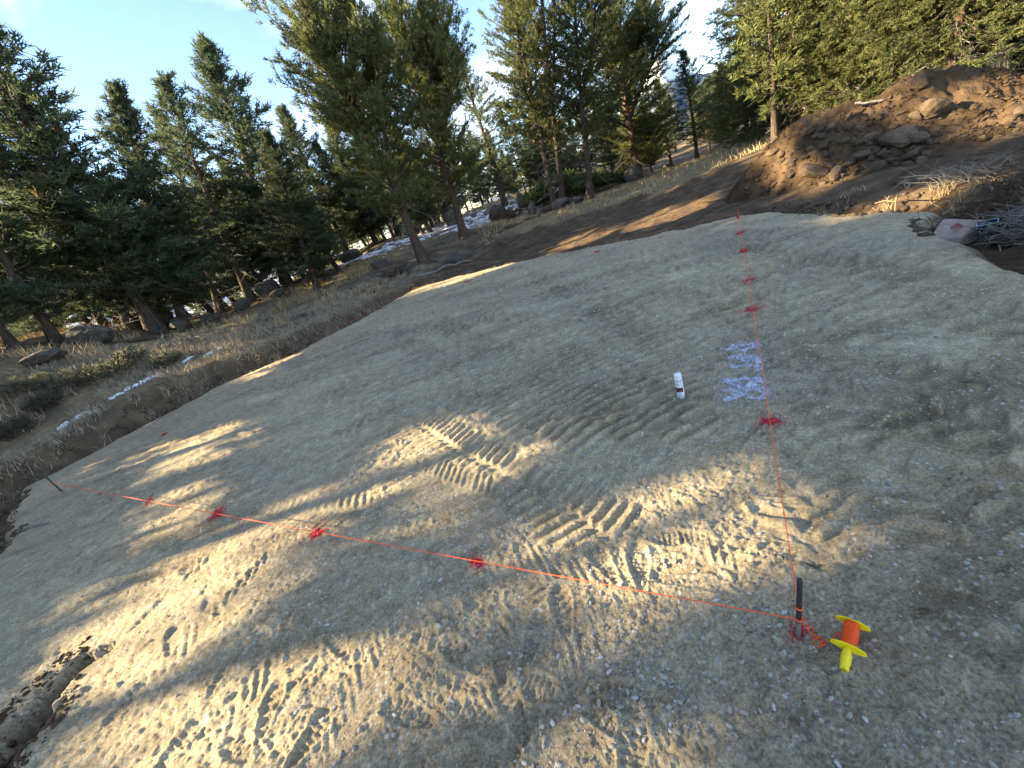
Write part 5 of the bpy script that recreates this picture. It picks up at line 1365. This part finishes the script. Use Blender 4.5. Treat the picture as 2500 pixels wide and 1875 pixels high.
for i, (strokes, lab) in enumerate(zip(WHITE, WL)):
    P = np.concatenate([np.array(s) for s in strokes])
    def cond(x, y, strokes=strokes):
        d = np.full(x.shape, 9.0)
        for s in strokes:
            _, t, _ = line_st(x, y, [tuple(p_) for p_ in s])
            d = np.minimum(d, np.abs(t))
        d = d + (fbm(x * 20, y * 20, 195, 3, 0.6) - 0.5) * 0.03
        return np.clip(0.62 * smooth(0.042, 0.004, d) + 0.10 * smooth(0.12, 0.02, d), 0, 1) * (0.7 + 0.5 * fbm(x * 30, y * 30, 197, 2))
    paint('white_paint_mark', cond, P.min(0) - 0.15, P.max(0) + 0.15, 0.005, MAT['white'], lab, 'white sprayed marks', 60 + i)

# ------------------------------------------------------------------ stakes, string, reel
SLAB_ = {'near': 'nearest dark steel stake with two loops of orange string', 'left': 'thin dark stake at the left end of the long string', 'far': 'far stake at the top end of the right string', 'corner': 'small dark stake at the far left pad corner'}
TOPS = {}
for nm, (x, y, _), h in STAKE:
    z = pz1(x, y)
    root = empty('stake', (x, y, z), SLAB_[nm], 'stake', 'stakes at the corners of the string lines')
    rs_ = 0.0088 if nm == 'near' else 0.011
    lean = (0.012, 0.0) if nm != 'left' else (-0.06, 0.03)
    pts = [(lean[0] * f_, lean[1] * f_, h * f_) for f_ in (-0.25, 0.0, 0.12, 0.27)]
    v, q = tube(pts, [rs_] * 4, 10, 0.05, 3)
    mesh_obj('lower_shaft', v, quads=q, mat=MAT['dusty'] if nm == 'near' else MAT['steel'], parent=root, smooth=True)
    pts = [(lean[0] * f_, lean[1] * f_, h * f_) for f_ in (0.27, 0.5, 0.8, 0.985, 1.0, 1.0)]
    v, q = tube(pts, [rs_ * 1.03, rs_ * 1.03, rs_ * 1.0, rs_, rs_ * 0.8, 0.0005], 10, 0.03, 4)
    mesh_obj('upper_shaft', v, quads=q, mat=MAT['steel'], parent=root, smooth=True)
    TOPS[nm] = lambda zz, x=x, y=y, z=z, lean=lean, h=h: np.array([x + lean[0] * zz / h, y + lean[1] * zz / h, z + zz])
def wrap(gg, nm, zz, turns=3, rs_=0.0108):
    c_ = TOPS[nm](zz)
    a = np.linspace(0, 2 * np.pi * turns, 14 * turns)
    P = np.c_[c_[0] + np.cos(a) * rs_, c_[1] + np.sin(a) * rs_, c_[2] + (a / a[-1] - 0.5) * 0.009 + 0.002 * np.sin(a)]
    gg.tube(P, [0.0016] * len(P), 5)
def strand(gg, p0, p1, rs_=0.0019, sag=0.01, n=24, thick_=0.10):
    u_ = np.linspace(0, 1, n)[:, None]
    P = np.array(p0) * (1 - u_) + np.array(p1) * u_ - np.array([0, 0, 1]) * sag * np.sin(u_ * math.pi)
    rr2 = rs_ * (1 + thick_ * np.abs(u_[:, 0] - 0.0) * np.linalg.norm(np.array(p1) - np.array(p0)))
    gg.tube(P, rr2, 6)
t1, t2, t3 = TIE
gg = Geo(); wrap(gg, 'near', t2); strand(gg, TOPS['near'](t2) + np.array([-0.0095, 0.003, 0.0]), TOPS['left'](t3), sag=0.012)
wrap(gg, 'left', t3, 3, 0.0135)
tag(mesh_obj('string_line', gg.get()[0], quads=gg.get()[1], mat=MAT['line']), 'taut orange string from the nearest stake to the left stake', 'string', 'orange string lines')
gg = Geo(); wrap(gg, 'near', t1); strand(gg, TOPS['near'](t1) + np.array([0.004, 0.009, 0.0]), TOPS['far'](0.15), sag=0.01)
wrap(gg, 'far', 0.15, 3, 0.0135)
tag(mesh_obj('string_line', gg.get()[0], quads=gg.get()[1], mat=MAT['line']), 'taut orange string from the nearest stake to the far stake', 'string', 'orange string lines')
gg = Geo(); strand(gg, TOPS['left'](t3 * 0.9) + np.array([0.01, 0.01, 0]), TOPS['corner'](0.10), sag=0.02, thick_=0.0, rs_=0.0011)
tag(mesh_obj('string_line', gg.get()[0], quads=gg.get()[1], mat=MAT['line']), 'faint string along the left pad edge to the corner stake', 'string', 'orange string lines')
gg = Geo(); strand(gg, TOPS['far'](0.10), TOPS['corner'](0.08), sag=0.02, thick_=0.0, rs_=0.0011)
tag(mesh_obj('string_line', gg.get()[0], quads=gg.get()[1], mat=MAT['line']), 'faint string along the far pad edge between corner and far stake', 'string', 'orange string lines')

def spline(P, k=6):
    P = np.array(P, float); out = []
    for i in range(len(P) - 1):
        p0, p1, p2, p3 = P[max(i - 1, 0)], P[i], P[i + 1], P[min(i + 2, len(P) - 1)]
        for t_ in np.linspace(0, 1, k, endpoint=False):
            out.append(0.5 * ((2 * p1) + (-p0 + p2) * t_ + (2 * p0 - 5 * p1 + 4 * p2 - p3) * t_ ** 2 + (-p0 + 3 * p1 - 3 * p2 + p3) * t_ ** 3))
    out.append(P[-1]); return np.array(out)
gg = Geo()
for path in (TAIL, TAIL2):
    P = spline(path)
    zf = pad_z(P[:, 0], P[:, 1]) + 0.004
    P[:, 2] = np.maximum(P[:, 2], zf)
    gg.tube(P, [0.0017] * len(P), 5)
kn = TAIL[8]
a = np.linspace(0, 2 * np.pi * 2.5, 30)
gg.tube(np.c_[kn[0] + 0.006 * np.cos(a), kn[1] + 0.006 * np.sin(a), np.full(30, pz1(kn[0], kn[1]) + 0.008) + 0.003 * np.sin(a * 1.7)], [0.002] * 30, 5)
tag(mesh_obj('loose_string', gg.get()[0], quads=gg.get()[1], mat=MAT['line']), 'loose curl of orange string between the nearest stake and the reel', 'string')

hp, fp_, tp = (np.array(REEL[k]) for k in ('handle', 'flange', 'tip'))
axis = unit(tp - hp); axis[2] = 0; axis = unit(axis)
z0 = max(pz1(*fp_[:2]), pz1(*hp[:2]), pz1(*tp[:2]))
reel = empty('line_reel', (fp_[0], fp_[1], z0 + 0.024), 'yellow plastic hand reel wound with bright orange string lying on gravel', 'line reel')
ang = math.atan2(axis[1], axis[0])
reel.rotation_euler = (0, 0.03, ang)
Ls = float(np.linalg.norm((tp - fp_)[:2])); Lh = float(np.linalg.norm((fp_ - hp)[:2]))
def lathe_x(prof, sides=20):
    gg = Geo(); gg.tube([(x, 0, 0) for x, r_ in prof], [r_ for x, r_ in prof], sides); return gg.get()
# wound string: ridged coil
nw = 46
prof = [(0.004, 0.008)] + [(0.006 + (Ls - 0.012) * i / nw, 0.0225 + 0.0011 * math.cos(i * math.pi) - 0.0016 * ((i / nw - .5) * 2) ** 2) for i in range(nw + 1)] + [(Ls - 0.004, 0.008)]
v, q = lathe_x(prof, 28); mesh_obj('wound_string', v, quads=q, mat=MAT['line'], parent=reel, smooth=True)
gg = Geo()
for k in range(9):
    a = np.linspace(0, 2 * np.pi * 1.6, 22) + k * 2.2
    x0, x1 = 0.008 + 0.002 * k, Ls - 0.006 - 0.0023 * ((k * 5) % 9)
    if k % 2: x0, x1 = x1, x0
    P = np.c_[np.linspace(x0, x1, 22), 0.0232 * np.cos(a), 0.0232 * np.sin(a)]
    gg.tube(P, [0.0011] * 22, 5)
tag(mesh_obj('crossing_strands', gg.get()[0], quads=gg.get()[1], mat=MAT['line'], parent=reel), kind='stuff')
def flange(x, notch):
    bm = bmesh.new()
    out = [(-0.052, -0.004), (-0.046, 0.010), (-0.017, 0.021), (0.017, 0.021), (0.046, 0.010), (0.052, -0.004), (0.046, -0.011), (0.017, -0.021), (-0.017, -0.021), (-0.046, -0.011)]
    if notch:
        out = out[:3] + [(-0.006, 0.022), (-0.004, 0.017), (0.002, 0.017), (0.004, 0.022)] + out[3:]
    f_ = bm.faces.new([bm.verts.new((x - 0.0022, a_, b2)) for a_, b2 in out])
    ex = bmesh.ops.extrude_face_region(bm, geom=[f_])
    for e in ex['geom']:
        if isinstance(e, bmesh.types.BMVert): e.co.x += 0.0044
    bmesh.ops.recalc_face_normals(bm, faces=bm.faces)
    bmesh.ops.bevel(bm, geom=[e for e in bm.edges], offset=0.0009, segments=2, affect='EDGES')
    # raised rim strip along the outer face
    me = bpy.data.meshes.new('flange'); bm.to_mesh(me); bm.free()
    return link_mesh('flange', me, MAT['yellow'], reel)
flange(0.0, False); f2 = flange(Ls, True)
for x in (-0.0046, Ls + 0.0046):
    gg = Geo()
    for s_ in (-1, 1):
        gg.tube([(x, s_ * 0.004, 0), (x, s_ * 0.03, 0.0), (x, s_ * 0.048, 0)], [0.0026, 0.0024, 0.0015], 6)
    mesh_obj('rib', gg.get()[0], quads=gg.get()[1], mat=MAT['yellow'], parent=reel)
v, q = lathe_x([(Ls + 0.002, 0.0), (Ls + 0.002, 0.009), (Ls + 0.010, 0.0085), (Ls + 0.0115, 0.006), (Ls + 0.0115, 0.0)], 16)
mesh_obj('end_knob', v, quads=q, mat=MAT['yellow'], parent=reel, smooth=False)
prof = [(-0.002, 0.0), (-0.002, 0.0095), (-0.008, 0.0105), (-0.018, 0.0125), (-0.032, 0.0142), (-0.05, 0.0145), (-0.066, 0.0135), (-Lh - 0.004, 0.0125), (-Lh - 0.006, 0.0118), (-Lh - 0.006, 0.0085), (-Lh + 0.02, 0.0075), (-Lh + 0.02, 0.0)]
v, q = lathe_x(prof, 24); mesh_obj('handle', v, quads=q, mat=MAT['yellow'], parent=reel, smooth=True)
gg = Geo()
for k in range(8):
    a = k * math.pi / 4
    gg.tube([(x, r_ * math.cos(a) * 1.0, r_ * math.sin(a) * 1.0) for x, r_ in ((-0.02, 0.0128), (-0.034, 0.0143), (-0.05, 0.0146), (-0.068, 0.0134))], [0.0006, 0.0011, 0.0011, 0.0006], 4)
mesh_obj('grip_ribs', gg.get()[0], quads=gg.get()[1], mat=MAT['yellow'], parent=reel)

# ------------------------------------------------------------------ paint can
cx, cy, _ = CAN
z0 = pz1(cx, cy)
can = empty('spray_can', (cx, cy, z0 - 0.002), 'white spray paint can with a dark label standing on the gravel', 'spray can')
face = math.atan2(-cy, -cx)                      # towards the camera
can.rotation_euler = (0.02, 0.0, face - 0.35)
can.scale = (0.9, 0.9, 0.9)
def lathe_z(prof, sides=32):
    gg = Geo(); gg.tube([(0, 0, z) for r_, z in prof], [r_ for r_, z in prof], sides); return gg.get()
v, q = lathe_z([(0.0005, 0.003), (0.029, 0.001), (0.0325, 0.004), (0.033, 0.008), (0.0322, 0.012), (0.0322, 0.178), (0.033, 0.181), (0.0322, 0.184), (0.030, 0.187), (0.0005, 0.188)])
mesh_obj('body', v, quads=q, mat=MAT['canwhite'], parent=can, smooth=True)
v, q = lathe_z([(0.0005, 0.189), (0.0318, 0.1895), (0.0322, 0.193), (0.0312, 0.243), (0.0295, 0.247), (0.026, 0.248), (0.0225, 0.247), (0.021, 0.240), (0.0005, 0.239)])
mesh_obj('cap', v, quads=q, mat=MAT['canwhite'], parent=can, smooth=True)
v, q = lathe_z([(0.0005, 0.238), (0.0075, 0.2385), (0.0075, 0.2455), (0.006, 0.247), (0.0005, 0.247)], 14)
noz = mesh_obj('nozzle', v, quads=q, mat=MAT['black'], parent=can, smooth=True)
def band(a0, a1, z0_, z1_, r_, n=14, wave=0.0):
    a = np.linspace(a0, a1, n)
    lo = np.c_[r_ * np.cos(a), r_ * np.sin(a), z0_ + 0 * a]
    hi = np.c_[r_ * np.cos(a), r_ * np.sin(a), z1_ + wave * np.cos((a - a0) / (a1 - a0) * math.pi)]
    v = np.concatenate([lo, hi]); i = np.arange(n - 1)
    return v, np.stack([i, i + 1, i + 1 + n, i + n], -1)
v, q = band(-0.95, 1.15, 0.076, 0.122, 0.0326, wave=0.003); lb = mesh_obj('label', v, quads=q, mat=MAT['black'], parent=can)
v, q = band(-0.95, 0.05, 0.098, 0.121, 0.0329, wave=0.004); mesh_obj('label_emblem', v, quads=q, mat=MAT['labelred'], parent=lb)
v, q = band(0.0, 0.7, 0.082, 0.097, 0.0329, wave=-0.004); mesh_obj('label_picture', v, quads=q, mat=MAT['labelorange'], parent=lb)
v, q = band(-0.6, 0.35, 0.152, 0.1555, 0.0326); mesh_obj('label_line', v, quads=q, mat=MAT['black'], parent=can)
v, q = band(-1.0, 1.2, 0.1858, 0.1895, 0.0318); mesh_obj('seam', v, quads=q, mat=MAT['blue'], parent=can)
def can_text(txt, size, a_c, z_, name='lettering'):
    cu = bpy.data.curves.new(name, 'FONT'); cu.body = txt; cu.size = size; cu.align_x = 'CENTER'; cu.offset = 0.0006
    to = bpy.data.objects.new(name, cu); COL.objects.link(to)
    dg = bpy.context.evaluated_depsgraph_get()
    me = bpy.data.meshes.new_from_object(to.evaluated_get(dg))
    bpy.data.objects.remove(to)
    for v_ in me.vertices:
        a = a_c + v_.co.x / 0.0327
        v_.co = Vector((0.0328 * math.cos(a), 0.0328 * math.sin(a), z_ + v_.co.y))
    me.materials.clear()
    return link_mesh(name, me, MAT['black'], can)
can_text('AU', 0.020, 0.05, 0.050)
can_text('Y', 0.012, -0.12, 0.030)

# ------------------------------------------------------------------ sandstone slab, tub, plank
sx_, sy_ = SLAB[1][0] + 0.10, SLAB[1][1] + 0.14
azs = math.atan2(sx_, sy_)
bm = bmesh.new()
# upper face: front left, front right, right tip, back left (one plane)
top = [(-.24, -.02, .11), (.08, -.04, .105), (.26, .13, .238), (-.12, .22, .335)]
A, B, C_, D_ = (Vector(p_) for p_ in top)
nrm = (B - A).cross(D_ - A).normalized()
C_.z = A.z - (nrm.x * (C_.x - A.x) + nrm.y * (C_.y - A.y)) / nrm.z
top[2] = tuple(C_)
bot = [(-.26, 0, -.02), (.06, -.05, -.02), (.24, .12, -.02), (-.16, .26, -.02)]
for p_ in top + bot: bm.verts.new(p_)
bmesh.ops.convex_hull(bm, input=bm.verts)
bmesh.ops.bevel(bm, geom=list(bm.edges), offset=0.008, segments=2, affect='EDGES')
me = bpy.data.meshes.new('sandstone_slab'); bm.to_mesh(me); bm.free()
slab = link_mesh('sandstone_slab', me, MAT['sand'])
slab.location = (sx_, sy_, min(0, pz1(sx_, sy_)) + 0.0); slab.rotation_euler = (0, 0, -azs); slab.scale = (0.8, 0.8, 0.78)
tag(slab, 'pinkish wedge of sandstone with a red painted patch at the pad edge', 'stone')
def on_top(u_, v_):
    p_ = A.lerp(B, u_).lerp(D_.lerp(C_, u_), v_)
    return p_ + nrm * 0.006
r = np.random.default_rng(3)
ring = [(.50 + .15 * math.cos(t_) * (1 + .2 * r.normal()), .62 + .12 * math.sin(t_) * (1 + .15 * r.normal())) for t_ in np.linspace(0, 6.28, 15)[:-1]]
inn = [(.50 + (u_ - .5) * .62, .62 + (v_ - .62) * .55) for u_, v_ in ring]
vs = [tuple(on_top(*p_)) for p_ in ring] + [tuple(on_top(*p_)) for p_ in inn]
fs = [(i, (i + 1) % 14, 14 + (i + 1) % 14, 14 + i) for i in range(14)] + [tuple(range(14, 28))]
mesh_obj('red_patch', vs, fs, mat=MAT['fadedred'], parent=slab)
tx, ty, _ = TUB
tub = empty('plastic_tub', (tx, ty, gz1(tx, ty) - 0.01), 'small navy plastic tub with a pale rim tilted in the dead brush', 'tub')
tub.scale = (0.8, 0.8, 0.8)
tub.rotation_euler = (0.10, -0.10, -math.atan2(tx, ty))
def sq_ring(w, d, z, r_=0.02, n=4):
    pts = []
    for sx2, sy2, a0 in ((1, 1, 0), (-1, 1, 90), (-1, -1, 180), (1, -1, 270)):
        for k in range(n):
            a = rad(a0 + 90 * k / (n - 1))
            pts.append((sx2 * (w - r_) + r_ * math.cos(a), sy2 * (d - r_) + r_ * math.sin(a), z))
    return pts
def loft(rings):
    n = len(rings[0]); v = [p_ for r_ in rings for p_ in r_]
    f = [(k * n + i, k * n + (i + 1) % n, (k + 1) * n + (i + 1) % n, (k + 1) * n + i) for k in range(len(rings) - 1) for i in range(n)]
    f.append(tuple(range(n))[::-1]); f.append(tuple(len(v) - n + i for i in range(n)))
    return v, f
v, f = loft([sq_ring(.078, .06, 0), sq_ring(.09, .072, .27), sq_ring(.086, .068, .27), sq_ring(.074, .058, .03)])
mesh_obj('tub_body', v, f, mat=MAT['blue'], parent=tub)
v, f = loft([sq_ring(.092, .074, .262), sq_ring(.095, .077, .264), sq_ring(.095, .077, .275), sq_ring(.088, .070, .276), sq_ring(.086, .068, .262)])
mesh_obj('tub_rim', v, f[:-2], mat=MAT['rim'], parent=tub)
(ax_, ay_, az_), (bx_, by_, bz_) = PLANK
bm = bmesh.new(); bmesh.ops.create_cube(bm, size=1.0)
Lp = math.hypot(bx_ - ax_, by_ - ay_) + 0.3
for v_ in bm.verts: v_.co = Vector((v_.co.x * Lp, v_.co.y * 0.07, v_.co.z * 0.03))
bmesh.ops.bevel(bm, geom=list(bm.edges), offset=0.004, segments=2, affect='EDGES')
me = bpy.data.meshes.new('plank'); bm.to_mesh(me); bm.free()
o = link_mesh('plank', me, MAT['deadwood'])
o.location = ((ax_ + bx_) / 2 + 0.12, (ay_ + by_) / 2 - 0.06, gz1((ax_ + bx_) / 2, (ay_ + by_) / 2) + 0.10)
o.rotation_euler = (0.2, 0.05, math.atan2(by_ - ay_, bx_ - ax_))
tag(o, 'weathered pale board end poking from the brush at the right edge', 'board')
